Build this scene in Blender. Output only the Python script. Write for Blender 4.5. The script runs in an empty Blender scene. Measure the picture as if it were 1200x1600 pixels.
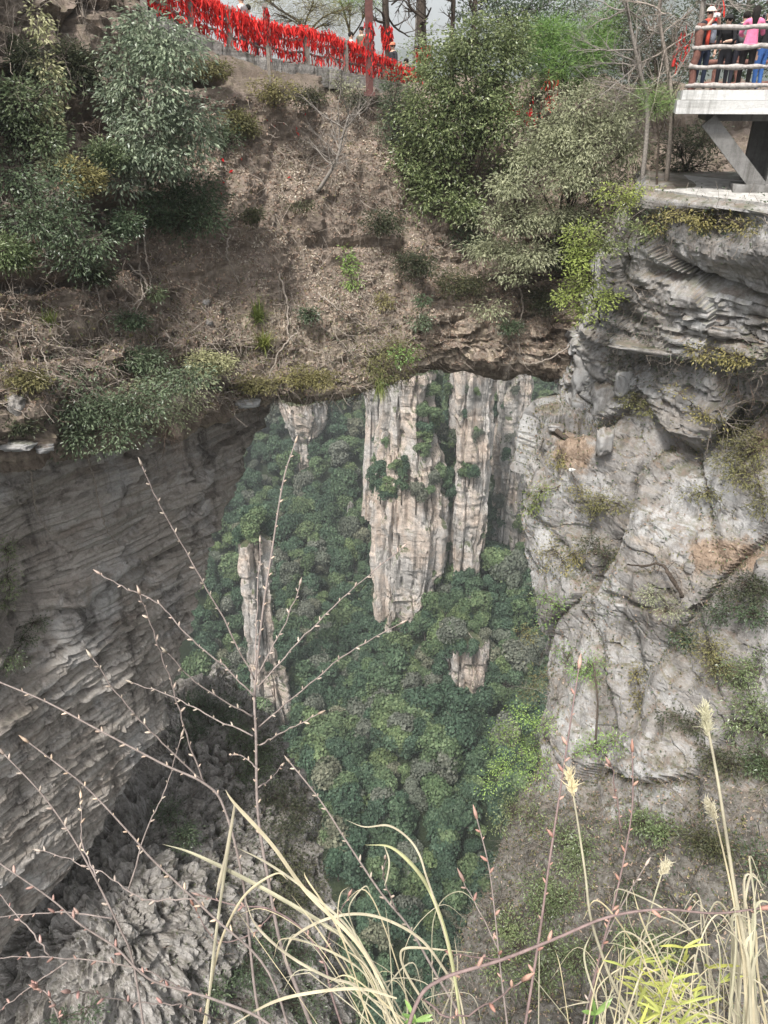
import bpy, math, random
import numpy as np
from math import radians, sin, cos, pi

SC = bpy.context.scene
COL = SC.collection
rng = np.random.default_rng(7)
random.seed(7)

# ------------------------------------------------------------------ camera, sky, sun, exposure
F = 1155.0                 # focal length in pixels of a 1200 x 1600 frame
PITCH = radians(29.4)
cam_data = bpy.data.cameras.new('camera')
cam = bpy.data.objects.new('camera', cam_data)
COL.objects.link(cam)
cam_data.sensor_fit = 'VERTICAL'
cam_data.sensor_height = 24.0
cam_data.sensor_width = 18.0
cam_data.lens = 24.0 * F / 1600.0
cam_data.clip_start = 0.05
cam_data.clip_end = 20000
cam.rotation_euler = (radians(90) - PITCH, 0, 0)
SC.camera = cam

SUN_EL, SUN_AZ = radians(58), radians(208)     # azimuth clockwise from +Y (behind the camera, left)
world = bpy.data.worlds.new('World')
SC.world = world
world.use_nodes = True
wn, wl = world.node_tree.nodes, world.node_tree.links
wn.clear()
sky = wn.new('ShaderNodeTexSky')
sky.sky_type = 'NISHITA'
sky.sun_disc = False
sky.sun_elevation = SUN_EL
sky.sun_rotation = SUN_AZ
sky.air_density = 1.0
sky.dust_density = 4.0
sky.ozone_density = 1.0
hs = wn.new('ShaderNodeHueSaturation')          # thin even overcast: a paler sky all round
hs.inputs['Saturation'].default_value = 0.24
bg = wn.new('ShaderNodeBackground')
bg.inputs['Strength'].default_value = 0.075
wo = wn.new('ShaderNodeOutputWorld')
wl.new(sky.outputs[0], hs.inputs['Color'])
wl.new(hs.outputs[0], bg.inputs['Color'])
wl.new(bg.outputs[0], wo.inputs['Surface'])

sd = bpy.data.lights.new('sun', 'SUN')
sd.energy = 2.3
sd.angle = radians(11)
sd.color = (1.0, 0.965, 0.91)
sun = bpy.data.objects.new('sun', sd)
COL.objects.link(sun)
sun.rotation_euler = (radians(90) - SUN_EL, 0, pi - SUN_AZ)

SC.view_settings.view_transform = 'Standard'
SC.view_settings.look = 'None'
SC.view_settings.exposure = 1.5
SC.view_settings.gamma = 1.0
SC.view_settings.use_curve_mapping = False
SC.render.engine = 'CYCLES'
SC.cycles.use_denoising = True
SC.cycles.max_bounces = 6
SC.cycles.diffuse_bounces = 2
SC.cycles.glossy_bounces = 2
SC.cycles.transmission_bounces = 3
SC.cycles.transparent_max_bounces = 6
SC.cycles.volume_bounces = 1

# ------------------------------------------------------------------ projection helpers
CP, SP = cos(PITCH), sin(PITCH)

def ray(px, py):
    px = np.asarray(px, float); py = np.asarray(py, float)
    x = (px - 600.0) / F
    yc = (800.0 - py) / F
    return np.stack([x + 0 * yc, CP + yc * SP + 0 * x, -SP + yc * CP + 0 * x], -1)

def W(px, py, Y):
    """world point seen at (px,py) that lies Y metres ahead of the viewpoint"""
    r = ray(px, py)
    return r * (np.asarray(Y, float) / r[..., 1])[..., None]

def Cz(px, py, z):
    """the same, z metres along the optical axis"""
    return ray(px, py) * np.asarray(z, float)[..., None]

def proj(P):
    P = np.asarray(P, float)
    z = P[..., 1] * CP - P[..., 2] * SP
    yc = P[..., 1] * SP + P[..., 2] * CP
    z = np.where(np.abs(z) < 1e-6, 1e-6, z)
    return 600 + F * P[..., 0] / z, 800 - F * yc / z, z

# ------------------------------------------------------------------ noise
_G = np.random.default_rng(3).normal(size=(512, 3))
_G /= np.linalg.norm(_G, axis=1)[:, None]
_PT = np.random.default_rng(5).permutation(512)

def pn(p):
    p = np.asarray(p, float)
    i = np.floor(p).astype(int); f = p - i
    u = f * f * f * (f * (f * 6 - 15) + 10)
    def g(dx, dy, dz):
        h = _PT[(_PT[(_PT[(i[..., 0] + dx) & 511] + i[..., 1] + dy) & 511] + i[..., 2] + dz) & 511]
        d = np.stack([f[..., 0] - dx, f[..., 1] - dy, f[..., 2] - dz], -1)
        return (_G[h] * d).sum(-1)
    def l(a, b, t): return a + (b - a) * t
    x0 = l(l(g(0, 0, 0), g(1, 0, 0), u[..., 0]), l(g(0, 1, 0), g(1, 1, 0), u[..., 0]), u[..., 1])
    x1 = l(l(g(0, 0, 1), g(1, 0, 1), u[..., 0]), l(g(0, 1, 1), g(1, 1, 1), u[..., 0]), u[..., 1])
    return l(x0, x1, u[..., 2]) * 1.6

def fbm(p, o=4, lac=2.1, gain=0.5):
    p = np.asarray(p, float); a = 1.0; s = 0
    for k in range(o):
        s = s + a * pn(p + 17.3 * k); p = p * lac; a *= gain
    return s

def ridge(p, o=4):
    p = np.asarray(p, float); a = 1.0; s = 0
    for k in range(o):
        s = s + a * (1 - np.abs(pn(p + 9.1 * k)) * 2.2); p = p * 2.1; a *= 0.5
    return s

_FJ = np.random.default_rng(9).random((512, 3)); _FR = np.random.default_rng(10).uniform(-1, 1, (512, 4))
def worley(p):
    """cell noise: nearest and second distance, offset from the cell's point, the cell's random numbers"""
    p = np.asarray(p, float); i = np.floor(p).astype(int)
    f1 = np.full(p.shape[:-1], 9.0); f2 = f1.copy(); hb = np.zeros(p.shape[:-1], int); off = np.zeros_like(p)
    for dx in (-1, 0, 1):
        for dy in (-1, 0, 1):
            for dz in (-1, 0, 1):
                c = i + [dx, dy, dz]
                h = _PT[(_PT[(_PT[c[..., 0] & 511] + c[..., 1]) & 511] + c[..., 2]) & 511]
                v = p - (c + _FJ[h]); d = np.sqrt((v * v).sum(-1))
                a = d < f1
                f2 = np.where(a, f1, np.minimum(f2, d)); f1 = np.where(a, d, f1)
                hb = np.where(a, h, hb); off = np.where(a[..., None], v, off)
    return f1, f2, off, _FR[hb]

def facets(P, scale, seed=0.0, tilt=0.9, warp=0.25):
    """broken rock: flat tilted faces that step at the joints; returns height (-1..1) and joint mask"""
    q = P * np.asarray(scale, float)
    q = q + seed + warp * np.stack([pn(q * 0.9 + 3), pn(q * 0.9 + 40), pn(q * 0.9 + 80)], -1)
    f1, f2, off, rv = worley(q)
    return rv[..., 3] * 0.7 + tilt * (off * rv[..., :3]).sum(-1), np.exp(-((f2 - f1) / 0.07) ** 2)

def sm(a, b, x):
    t = np.clip((x - a) / (b - a), 0, 1)
    return t * t * (3 - 2 * t)

def strata(P, seed, tmin, tmax, warp=0.35, dip=(0, 0)):
    """bedded rock: each bed has its own reach; grooves along the bedding planes"""
    r = np.random.default_rng(seed)
    b = [-90.0]
    while b[-1] < 20: b.append(b[-1] + tmin * (tmax / tmin) ** r.random())
    b = np.array(b); reach = r.uniform(-1, 1, len(b) + 1)
    z = P[..., 2] + dip[0] * P[..., 0] + dip[1] * P[..., 1] + warp * fbm(P * 0.22 + seed, 3)
    k = np.searchsorted(b, z)
    k = np.clip(k, 1, len(b) - 1)
    lo, hi = b[k - 1], b[k]
    d = np.minimum(z - lo, hi - z)
    q = np.stack([P[..., 0] * 0.55, P[..., 1] * 0.55, k * 3.7], -1)
    out = reach[k] * 0.6 + 0.9 * fbm(q, 3)
    q2 = np.stack([P[..., 0] * 1.9, P[..., 1] * 1.9, k * 5.1], -1)
    blocks = np.round(fbm(q2, 2) * 2.5) / 2.5
    fr = (z - lo) / (hi - lo)
    groove = np.exp(-(d / 0.05) ** 2)
    return out, groove, blocks, fr

# ------------------------------------------------------------------ meshes
def mesh_data(name, V, faces, mat=None, smooth=True, mids=None):
    """faces: list of int arrays (n,3) or (n,4)"""
    me = bpy.data.meshes.new(name)
    V = np.asarray(V, np.float32)
    if not isinstance(faces, (list, tuple)): faces = [faces]
    faces = [np.asarray(f, np.int32) for f in faces if len(f)]
    me.vertices.add(len(V)); me.vertices.foreach_set('co', V.ravel())
    tot = sum(f.size for f in faces); n = sum(len(f) for f in faces)
    me.loops.add(tot); me.loops.foreach_set('vertex_index', np.concatenate([f.ravel() for f in faces]))
    me.polygons.add(n)
    cnt = np.concatenate([np.full(len(f), f.shape[1]) for f in faces])
    me.polygons.foreach_set('loop_start', np.concatenate([[0], np.cumsum(cnt)[:-1]]).astype(np.int32))
    me.polygons.foreach_set('use_smooth', np.full(n, smooth))
    mats = mat if isinstance(mat, (list, tuple)) else ([mat] if mat else [])
    for m in mats: me.materials.append(m)
    if mids is not None: me.polygons.foreach_set('material_index', np.asarray(mids, np.int32))
    me.update(calc_edges=True)
    me.validate()
    return me

def link(name, me, parent=None, **props):
    o = bpy.data.objects.new(name, me)
    COL.objects.link(o)
    if parent is not None: o.parent = parent
    for k, v in props.items(): o[k] = v
    return o

def empty(name, loc=(0, 0, 0), **props):
    o = bpy.data.objects.new(name, None)
    COL.objects.link(o); o.location = [float(v) for v in loc]
    o.empty_display_size = 0.1
    for k, v in props.items(): o[k] = v
    return o

def part(name, V, faces, mat, parent, smooth=True, mids=None, **props):
    """mesh given in world coordinates, parented to an Empty that is only translated"""
    V = np.asarray(V, float)
    if parent is not None:
        off = np.zeros(3); p = parent
        while p is not None:
            off += np.array(p.location); p = p.parent
        V = V - off
    return link(name, mesh_data(name, V, faces, mat, smooth, mids), parent, **props)

class MB:
    """collects geometry"""
    def __init__(s): s.V = []; s.T = []; s.Q = []; s.n = 0
    def add(s, V, T=None, Q=None):
        V = np.asarray(V, float).reshape(-1, 3)
        if T is not None and len(T): s.T.append(np.asarray(T) + s.n)
        if Q is not None and len(Q): s.Q.append(np.asarray(Q) + s.n)
        s.V.append(V); s.n += len(V)
    def get(s):
        f = []
        if s.T: f.append(np.concatenate(s.T))
        if s.Q: f.append(np.concatenate(s.Q))
        return np.concatenate(s.V), f
    def build(s, name, mat, parent=None, smooth=True, **props):
        V, f = s.get()
        return part(name, V, f, mat, parent, smooth, **props)
    def tube(s, pts, rad, n=5, cap=True):
        pts = np.asarray(pts, float); m = len(pts)
        rad = np.broadcast_to(np.asarray(rad, float), (m,))
        d = np.gradient(pts, axis=0)
        d /= np.linalg.norm(d, axis=1)[:, None] + 1e-9
        ref = np.array([0.0, 0, 1]) if abs(d[:, 2].mean()) < 0.8 else np.array([1.0, 0, 0])
        a = np.cross(d, ref); a /= np.linalg.norm(a, axis=1)[:, None] + 1e-9
        b = np.cross(d, a)
        th = np.arange(n) * 2 * pi / n
        V = pts[:, None] + rad[:, None, None] * (np.cos(th)[None, :, None] * a[:, None] + np.sin(th)[None, :, None] * b[:, None])
        i = np.arange(m - 1)[:, None] * n; j = np.arange(n)[None]; k = (j + 1) % n
        Q = np.stack([i + j, i + k, i + n + k, i + n + j], -1).reshape(-1, 4)
        V = V.reshape(-1, 3); T = []
        if cap:
            V = np.concatenate([V, pts[:1], pts[-1:]]); c0 = m * n; c1 = c0 + 1
            for q in range(n):
                T.append((c0, (q + 1) % n, q)); T.append((c1, (m - 1) * n + q, (m - 1) * n + (q + 1) % n))
        s.add(V, T, Q)
    def box(s, c, size, rot=None, jit=0.0):
        h = np.array(size) / 2
        v = np.array([[x, y, z] for x in (-1, 1) for y in (-1, 1) for z in (-1, 1)]) * h
        if jit: v = v + rng.normal(size=v.shape) * jit
        if rot is not None: v = v @ np.asarray(rot).T
        s.add(v + np.array(c), None, [(0, 1, 3, 2), (4, 6, 7, 5), (0, 4, 5, 1), (2, 3, 7, 6), (0, 2, 6, 4), (1, 5, 7, 3)])

def rotz(a):
    return np.array([[cos(a), -sin(a), 0], [sin(a), cos(a), 0], [0, 0, 1.0]])

def cr(A, u):
    """Catmull-Rom along axis 0"""
    n = len(A)
    u = np.clip(u, 0, n - 1 - 1e-9); i = u.astype(int); t = (u - i).reshape((-1,) + (1,) * (A.ndim - 1))
    g = lambda k: A[np.clip(k, 0, n - 1)]
    p0, p1, p2, p3 = g(i - 1), g(i), g(i + 1), g(i + 2)
    p0 = np.where((i == 0).reshape(t.shape), 2 * p1 - p2, p0)
    p3 = np.where((i == n - 2).reshape(t.shape), 2 * p2 - p1, p3)
    return 0.5 * (2 * p1 + (p2 - p0) * t + (2 * p0 - 5 * p1 + 4 * p2 - p3) * t * t + (3 * p1 - p0 - 3 * p2 + p3) * t ** 3)

def usample(A, n):
    """parameters spread evenly by mean length along axis 0"""
    d = np.linalg.norm(np.diff(A, axis=0), axis=-1)
    d = d.reshape(len(d), -1).mean(1)
    c = np.concatenate([[0], np.cumsum(d)])
    return np.interp(np.linspace(0, c[-1], n), c, np.arange(len(c)))

def loft(ctrl, nr, nc):
    A = np.asarray(ctrl, float)
    A = cr(A, usample(A, nr))
    B = np.swapaxes(A, 0, 1)
    B = cr(B, usample(B, nc))
    return np.swapaxes(B, 0, 1)

def gnormal(P, flip=False):
    n = np.cross(np.gradient(P, axis=1), np.gradient(P, axis=0))
    n /= np.linalg.norm(n, axis=-1)[..., None] + 1e-12
    return -n if flip else n

def gquads(r, c):
    i = np.arange(r - 1)[:, None] * c; j = np.arange(c - 1)[None]
    return np.stack([i + j, i + c + j, i + c + j + 1, i + j + 1], -1).reshape(-1, 4)

class Surf:
    """a displaced grid kept for planting things on it"""
    def __init__(s, P):
        s.P = P; s.N = gnormal(P)
        px, py, z = proj(P)
        s.px, s.py, s.z = px, py, z
        facing = (s.N * P).sum(-1)
        s.N = np.where((facing > 0)[..., None], -s.N, s.N)
    def on(s, px, py):
        d = (s.px - px) ** 2 + (s.py - py) ** 2
        d = np.where(s.z > 0, d, 1e12)
        m = d.min()
        cand = np.where(d <= m + 30)
        k = np.argmin(s.z[cand])
        return s.P[cand[0][k], cand[1][k]].copy()
    def nrm(s, px, py):
        d = (s.px - px) ** 2 + (s.py - py) ** 2
        i, j = np.unravel_index(np.argmin(d), d.shape)
        return s.N[i, j]
    def scatter(s, n, sel=None, seed=1):
        r = np.random.default_rng(seed)
        P = s.P
        a = np.linalg.norm(np.cross(P[1:, :-1] - P[:-1, :-1], P[:-1, 1:] - P[:-1, :-1]), axis=-1)
        m = np.ones_like(a) if sel is None else sel(s.px[:-1, :-1], s.py[:-1, :-1], P[:-1, :-1], s.N[:-1, :-1])
        w = (a * m).ravel(); w = w / w.sum()
        k = r.choice(len(w), n, p=w)
        i, j = np.unravel_index(k, a.shape)
        u, v = r.random((2, n, 1))
        Q = P[i, j] * (1 - u) * (1 - v) + P[i + 1, j] * u * (1 - v) + P[i, j + 1] * (1 - u) * v + P[i + 1, j + 1] * u * v
        return Q, s.N[i, j]

# ------------------------------------------------------------------ materials
def lin(c):
    return tuple(((v / 12.92) if v <= 0.04045 else ((v + 0.055) / 1.055) ** 2.4) for v in c)

class Mat:
    def __init__(s, name):
        s.m = bpy.data.materials.new(name); s.m.use_nodes = True
        s.n = s.m.node_tree.nodes; s.l = s.m.node_tree.links; s.n.clear()
        s.out = s.n.new('ShaderNodeOutputMaterial')
        s.b = s.n.new('ShaderNodeBsdfPrincipled')
        s.l.new(s.b.outputs[0], s.out.inputs['Surface'])
        s.b.inputs['Roughness'].default_value = 0.85
        s.b.inputs['Specular IOR Level'].default_value = 0.25
        s.geo = s.n.new('ShaderNodeNewGeometry')
    def pos(s, scale):
        k = s.n.new('ShaderNodeVectorMath'); k.operation = 'MULTIPLY'
        s.l.new(s.geo.outputs['Position'], k.inputs[0]); k.inputs[1].default_value = scale
        return k.outputs[0]
    def noise(s, vec, scale, detail=6, rough=0.6, dist=0.0):
        t = s.n.new('ShaderNodeTexNoise'); s.l.new(vec, t.inputs['Vector'])
        t.inputs['Scale'].default_value = scale; t.inputs['Detail'].default_value = detail
        t.inputs['Roughness'].default_value = rough; t.inputs['Distortion'].default_value = dist
        return t.outputs['Fac']
    def ramp(s, fac, stops):
        r = s.n.new('ShaderNodeValToRGB'); e = r.color_ramp.elements
        while len(e) < len(stops): e.new(0.5)
        for q, (p, c) in zip(e, stops):
            q.position = p; q.color = (c[0], c[1], c[2], 1) if hasattr(c, '__len__') else (c, c, c, 1)
        s.l.new(fac, r.inputs[0]); return r.outputs[0]
    def mix(s, fac, a, b, mode='MIX'):
        x = s.n.new('ShaderNodeMix'); x.data_type = 'RGBA'; x.blend_type = mode
        for sock, v in ((x.inputs[0], fac), (x.inputs[6], a), (x.inputs[7], b)):
            if hasattr(v, 'links') or hasattr(v, 'is_linked'): s.l.new(v, sock)
            elif hasattr(v, '__len__'): sock.default_value = (v[0], v[1], v[2], 1)
            else: sock.default_value = v
        return x.outputs[2]
    def math(s, op, a, b=0.0):
        x = s.n.new('ShaderNodeMath'); x.operation = op
        for sock, v in ((x.inputs[0], a), (x.inputs[1], b)):
            if hasattr(v, 'is_linked'): s.l.new(v, sock)
            else: sock.default_value = v
        return x.outputs[0]
    def bump(s, h, strength, dist, prev=None):
        b = s.n.new('ShaderNodeBump'); b.inputs['Strength'].default_value = strength; b.inputs['Distance'].default_value = dist
        s.l.new(h, b.inputs['Height'])
        if prev: s.l.new(prev, b.inputs['Normal'])
        return b.outputs[0]
    def col(s, c):
        if hasattr(c, 'is_linked'): s.l.new(c, s.b.inputs['Base Color'])
        else: s.b.inputs['Base Color'].default_value = (c[0], c[1], c[2], 1)
    def nz(s):
        x = s.n.new('ShaderNodeSeparateXYZ'); s.l.new(s.geo.outputs['Normal'], x.inputs[0]); return x.outputs[2]

def rock_mat(name, a, b, c, stain, moss=(0.06, 0.07, 0.025), sc=1.0, stain_amt=0.6, moss_amt=0.7, pale=None, pale_lo=0.56, dirt=(0.11, 0.075, 0.05), bmp=0.7, up_lo=0.45, up_hi=1.0, spk=0.75, earth=None):
    M = Mat(name)
    st = M.noise(M.pos((0.16 * sc, 0.16 * sc, 2.0 * sc)), 1.5, 8, 0.65, 0.4)
    base = M.ramp(st, [(0.3, a), (0.5, b), (0.68, c)])
    big = M.noise(M.pos((1, 1, 1)), 0.55 * sc, 6, 0.62, 0.3)
    base = M.mix(M.ramp(big, [(0.42, 0.0), (0.62, 0.75)]), base, b)
    if pale:
        pl = M.noise(M.pos((1, 1, 0.8)), 0.42 * sc, 8, 0.7, 0.5)
        base = M.mix(M.ramp(pl, [(pale_lo - 0.05, 0.0), (pale_lo + 0.06, 0.85)]), base, pale)
    sk = M.noise(M.pos((1.3 * sc, 1.3 * sc, 0.14 * sc)), 1.6, 7, 0.7, 0.2)
    base = M.mix(M.math('MULTIPLY', M.ramp(sk, [(0.5, 0.0), (0.66, 1.0)]), stain_amt), base, stain)
    sp = M.noise(M.pos((1, 1, 1)), 11 * sc, 6, 0.75)
    base = M.mix(spk, base, M.ramp(sp, [(0.28, 0.42), (0.5, 1.0), (0.74, 1.5)]), 'MULTIPLY')
    mo = M.noise(M.pos((1, 1, 1)), 2.6 * sc, 8, 0.8)
    up = M.ramp(M.math('ADD', M.nz(), M.math('MULTIPLY', M.math('SUBTRACT', mo, 0.5), 2.6)), [(up_lo, 0.0), (up_hi, 1.0)])
    mcol = M.mix(M.ramp(M.noise(M.pos((1, 1, 1)), 4 * sc, 4, 0.6), [(0.4, 0.0), (0.6, 1.0)]), moss, dirt)
    base = M.mix(M.math('MULTIPLY', up, moss_amt), base, mcol)
    if earth:
        for an, cols in earth:
            at = M.n.new('ShaderNodeAttribute'); at.attribute_name = an
            en = M.noise(M.pos((1, 1, 1)), 2.2, 10, 0.8, 0.3)
            f = M.ramp(M.math('ADD', at.outputs['Fac'], M.math('MULTIPLY', M.math('SUBTRACT', en, 0.5), 1.6)), [(0.42, 0.0), (0.66, 0.95)])
            ec = M.ramp(M.noise(M.pos((1, 1, 1)), 7, 8, 0.75, 0.5), [(0.3, cols[0]), (0.46, cols[1]), (0.6, cols[2]), (0.74, cols[3])])
            base = M.mix(f, base, ec)
    M.col(base)
    h = M.math('ADD', M.math('MULTIPLY', sp, 0.5), st)
    n = M.bump(h, bmp, 0.12 / sc)
    n = M.bump(M.noise(M.pos((1, 1, 1)), 34 * sc, 5, 0.7), 0.5, 0.03 / sc, n)
    M.l.new(n, M.b.inputs['Normal'])
    M.b.inputs['Roughness'].default_value = 0.92
    return M.m

def soil_mat(name, cols, green=None, sc=1.0):
    M = Mat(name)
    f = M.noise(M.pos((1, 1, 1)), 9 * sc, 8, 0.75, 0.6)
    base = M.ramp(f, [(0.3, cols[0]), (0.46, cols[1]), (0.6, cols[2]), (0.74, cols[3])])
    g = M.noise(M.pos((1, 1, 1)), 0.7 * sc, 5, 0.6)
    base = M.mix(M.ramp(g, [(0.4, 0.0), (0.62, 0.7)]), base, cols[1])
    if green:
        g2 = M.noise(M.pos((1, 1, 1)), 1.1 * sc, 6, 0.7)
        base = M.mix(M.ramp(g2, [(0.55, 0.0), (0.66, 0.8)]), base, green)
    M.col(base)
    M.l.new(M.bump(f, 1.0, 0.08 / sc), M.b.inputs['Normal'])
    M.b.inputs['Roughness'].default_value = 1.0
    return M.m

def leaf_mat(name, cols, trans=0.3, rough=0.5, gloss=0.35, patch=1.0):
    """foliage: colour differs from leaf to leaf"""
    M = Mat(name)
    rnd = M.geo.outputs['Random Per Island']
    n = len(cols)
    base = M.ramp(rnd, [(i / max(1, n - 1), c) for i, c in enumerate(cols)])
    ob = M.n.new('ShaderNodeObjectInfo')
    base = M.mix(0.5, base, M.ramp(ob.outputs['Random'], [(0.0, (0.62, 0.72, 0.6)), (0.5, (1, 1, 1)), (1.0, (1.35, 1.25, 0.9))]), 'MULTIPLY')
    pt = M.noise(M.pos((1, 1, 1)), patch, 3, 0.6)
    base = M.mix(0.7, base, M.ramp(pt, [(0.35, 0.62), (0.65, 1.32)]), 'MULTIPLY')
    M.col(base)
    M.b.inputs['Roughness'].default_value = rough
    M.b.inputs['Specular IOR Level'].default_value = gloss
    if trans:
        t = M.n.new('ShaderNodeBsdfTranslucent'); M.l.new(base, t.inputs['Color'])
        a = M.n.new('ShaderNodeMixShader'); a.inputs[0].default_value = trans
        M.l.new(M.b.outputs[0], a.inputs[1]); M.l.new(t.outputs[0], a.inputs[2])
        M.l.new(a.outputs[0], M.out.inputs['Surface'])
    return M.m

def plain_mat(name, c, rough=0.8, spec=0.25, var=0.35, scale=6.0, dark=None, bump=0.3, bd=0.02):
    M = Mat(name)
    f = M.noise(M.pos((1, 1, 1)), scale, 6, 0.7)
    d = dark or tuple(v * (1 - var) for v in c)
    base = M.ramp(f, [(0.35, d), (0.62, c)])
    M.col(base)
    M.b.inputs['Roughness'].default_value = rough
    M.b.inputs['Specular IOR Level'].default_value = spec
    if bump: M.l.new(M.bump(f, bump, bd), M.b.inputs['Normal'])
    return M.m

MT = {}
MT['wall'] = rock_mat('grey_brown_sandstone', (0.215, 0.175, 0.145), (0.36, 0.325, 0.29), (0.46, 0.43, 0.40), (0.06, 0.052, 0.047), sc=1.0, stain_amt=0.8, moss_amt=0.2, pale=(0.42, 0.405, 0.39), pale_lo=0.56, spk=0.6)
MT['cliff'] = rock_mat('pale_grey_sandstone', (0.19, 0.162, 0.138), (0.25, 0.24, 0.232), (0.32, 0.278, 0.238), (0.08, 0.072, 0.063), sc=0.8, stain_amt=0.75, moss_amt=0.7, pale=(0.40, 0.398, 0.395), pale_lo=0.51, moss=(0.075, 0.078, 0.035), dirt=(0.15, 0.105, 0.075), spk=0.38, bmp=0.45, earth=[('scrub_earth', [(0.05, 0.046, 0.039), (0.09, 0.082, 0.07), (0.165, 0.155, 0.14), (0.30, 0.29, 0.275)]), ('orange_earth', [(0.12, 0.085, 0.06), (0.20, 0.145, 0.105), (0.29, 0.22, 0.165), (0.42, 0.36, 0.30)])])
MT['arch'] = rock_mat('litter_covered_rock', (0.15, 0.115, 0.09), (0.23, 0.185, 0.15), (0.36, 0.30, 0.24), (0.05, 0.042, 0.034), sc=1.0, stain_amt=0.5, moss_amt=0.95, moss=(0.145, 0.122, 0.088), dirt=(0.215, 0.172, 0.145), up_lo=0.18, up_hi=0.55)
MT['pillar'] = rock_mat('pale_pink_sandstone', (0.34, 0.26, 0.205), (0.53, 0.445, 0.38), (0.44, 0.335, 0.265), (0.10, 0.092, 0.085), sc=0.20, stain_amt=0.85, moss_amt=0.95, pale=(0.40, 0.385, 0.37), pale_lo=0.50, moss=(0.05, 0.07, 0.03), dirt=(0.07, 0.075, 0.035), bmp=1.0, up_lo=0.3, up_hi=0.7)
MT['spur'] = rock_mat('weathered_grey_rock', (0.17, 0.15, 0.135), (0.31, 0.29, 0.27), (0.45, 0.43, 0.41), (0.05, 0.046, 0.038), sc=1.2, stain_amt=0.9, moss_amt=0.5, moss=(0.045, 0.05, 0.024), dirt=(0.06, 0.047, 0.036))
MT['rim'] = rock_mat('tan_rim_rock', (0.26, 0.20, 0.15), (0.40, 0.33, 0.26), (0.46, 0.40, 0.34), (0.07, 0.055, 0.045), sc=1.3, stain_amt=0.7, moss_amt=0.4)
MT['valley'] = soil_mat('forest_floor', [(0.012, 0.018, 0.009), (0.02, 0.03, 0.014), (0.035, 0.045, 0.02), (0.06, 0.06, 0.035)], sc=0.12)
# ------------------------------------------------------------------ natural arch: a closed tube of rock running across the view
ARCH = {   # column px : (py, Y) of deck edge, wall foot, three slope rows, rim, lip
    -300: [(-230, 17.0), (-60, 16.2), (200, 15.2), (420, 14.2), (640, 13.0), (745, 12.7)],
    -120: [(-200, 19.5), (-40, 18.6), (210, 17.2), (430, 15.9), (645, 14.3), (728, 14.0)],
    0: [(-160, 21.5), (0, 20.6), (230, 18.8), (440, 17.3), (650, 15.6), (715, 15.3)],
    150: [(-60, 23.5), (60, 22.6), (240, 20.6), (440, 18.9), (625, 17.5), (690, 17.1)],
    300: [(45, 24.8), (135, 24.0), (270, 22.6), (440, 20.9), (580, 19.7), (640, 19.3)],
    400: [(85, 26.0), (150, 25.2), (280, 23.8), (430, 22.4), (565, 21.2), (628, 20.9)],
    500: [(100, 27.5), (165, 26.6), (290, 25.2), (430, 23.8), (555, 22.4), (615, 22.1)],
    600: [(118, 29.0), (172, 28.0), (290, 26.3), (420, 24.7), (525, 23.4), (588, 23.1)],
    665: [(125, 30.2), (180, 29.0), (300, 27.0), (410, 25.3), (498, 24.0), (556, 23.9)],
    700: [(127, 30.5), (182, 29.4), (300, 27.3), (410, 25.8), (505, 24.6), (558, 24.6)],
    780: [(132, 31.0), (190, 29.6), (300, 27.5), (410, 26.1), (508, 24.9), (562, 24.9)],
    890: [(140, 31.0), (200, 29.2), (310, 27.2), (420, 26.0), (515, 25.2), (566, 25.2)],
    1000: [(150, 30.5), (210, 28.4), (310, 26.6), (420, 25.8), (530, 25.5), (600, 25.6)],
    1350: [(158, 30.0), (215, 28.0), (310, 26.4), (420, 25.8), (530, 25.5), (600, 25.6)],
    1150: [(155, 30.0), (215, 28.0), (310, 26.4), (420, 25.8), (530, 25.5), (600, 25.6)],
}
ctrl = []
for px, rows in sorted(ARCH.items()):
    pts = [W(px, a, b) for a, b in rows]
    A, lip = pts[0], pts[-1]
    e = np.array([0, 1.0, 0])
    back = [A + e * 6.5 + [0, 0, -9], A + e * 5.2 + [0, 0, -3], A + e * 4.2 + [0, 0, -0.3], A + e * 2.2 + [0, 0, 0.05]]
    lp_, lY = rows[-1]; G = W(px, lp_ + (26 if px > 640 else 16), lY + (1.5 if px > 640 else 1.0))
    lip = G
    under = [G, lip + [0, 1.4, 0.25], lip + [0, 4.0, 1.2], lip + [0, 7.5, 1.0]]
    ctrl.append(back + pts + under)
ctrl = np.array(ctrl).transpose(1, 0, 2)
P = loft(ctrl, 340, 400)
N = gnormal(P)
N = np.where(((N * (P - np.array([0, 26, -4]))).sum(-1) < 0)[..., None] & (np.abs(N[..., 1:2]) > 2), -N, N)
px_, py_, _ = proj(P)
if N[170, 180, 1] > 0: N = -N
rows_v = np.linspace(0, 1, P.shape[0])[:, None] + 0 * px_
front = sm(-40, 60, py_) * (P[..., 1] < ctrl[4, :, 1].max() + 1)
o, gr, bl, fr = strata(P, 11, 0.35, 1.3, 0.5)
leftw = sm(420, 60, px_)
rimw = sm(470, 560, py_)
amp = 0.03 + 0.30 * leftw * sm(620, 300, py_ - 0.2 * px_) + 0.16 * rimw + 0.14 * sm(600, 720, px_)
fa, fj = facets(P, (0.9, 0.9, 1.9), 2.0)
fb, fjb = facets(P, (2.3, 2.3, 4.2), 5.0)
rel = 0.50 * fbm(P * [0.30, 0.30, 0.30], 4) + 0.14 * fbm(P * 1.6, 5)
gully = -0.35 * (1 - np.abs(pn(np.stack([P[..., 0] * 0.7, P[..., 1] * 0.1, P[..., 2] * 0.12], -1)) * 3).clip(0, 1)) * sm(150, 260, py_) * sm(560, 420, py_)
linr = rimw * sm(630, 680, px_)
o3, gr3, bl3, fr3 = strata(P, 19, 0.12, 0.5, 0.1)
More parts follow.
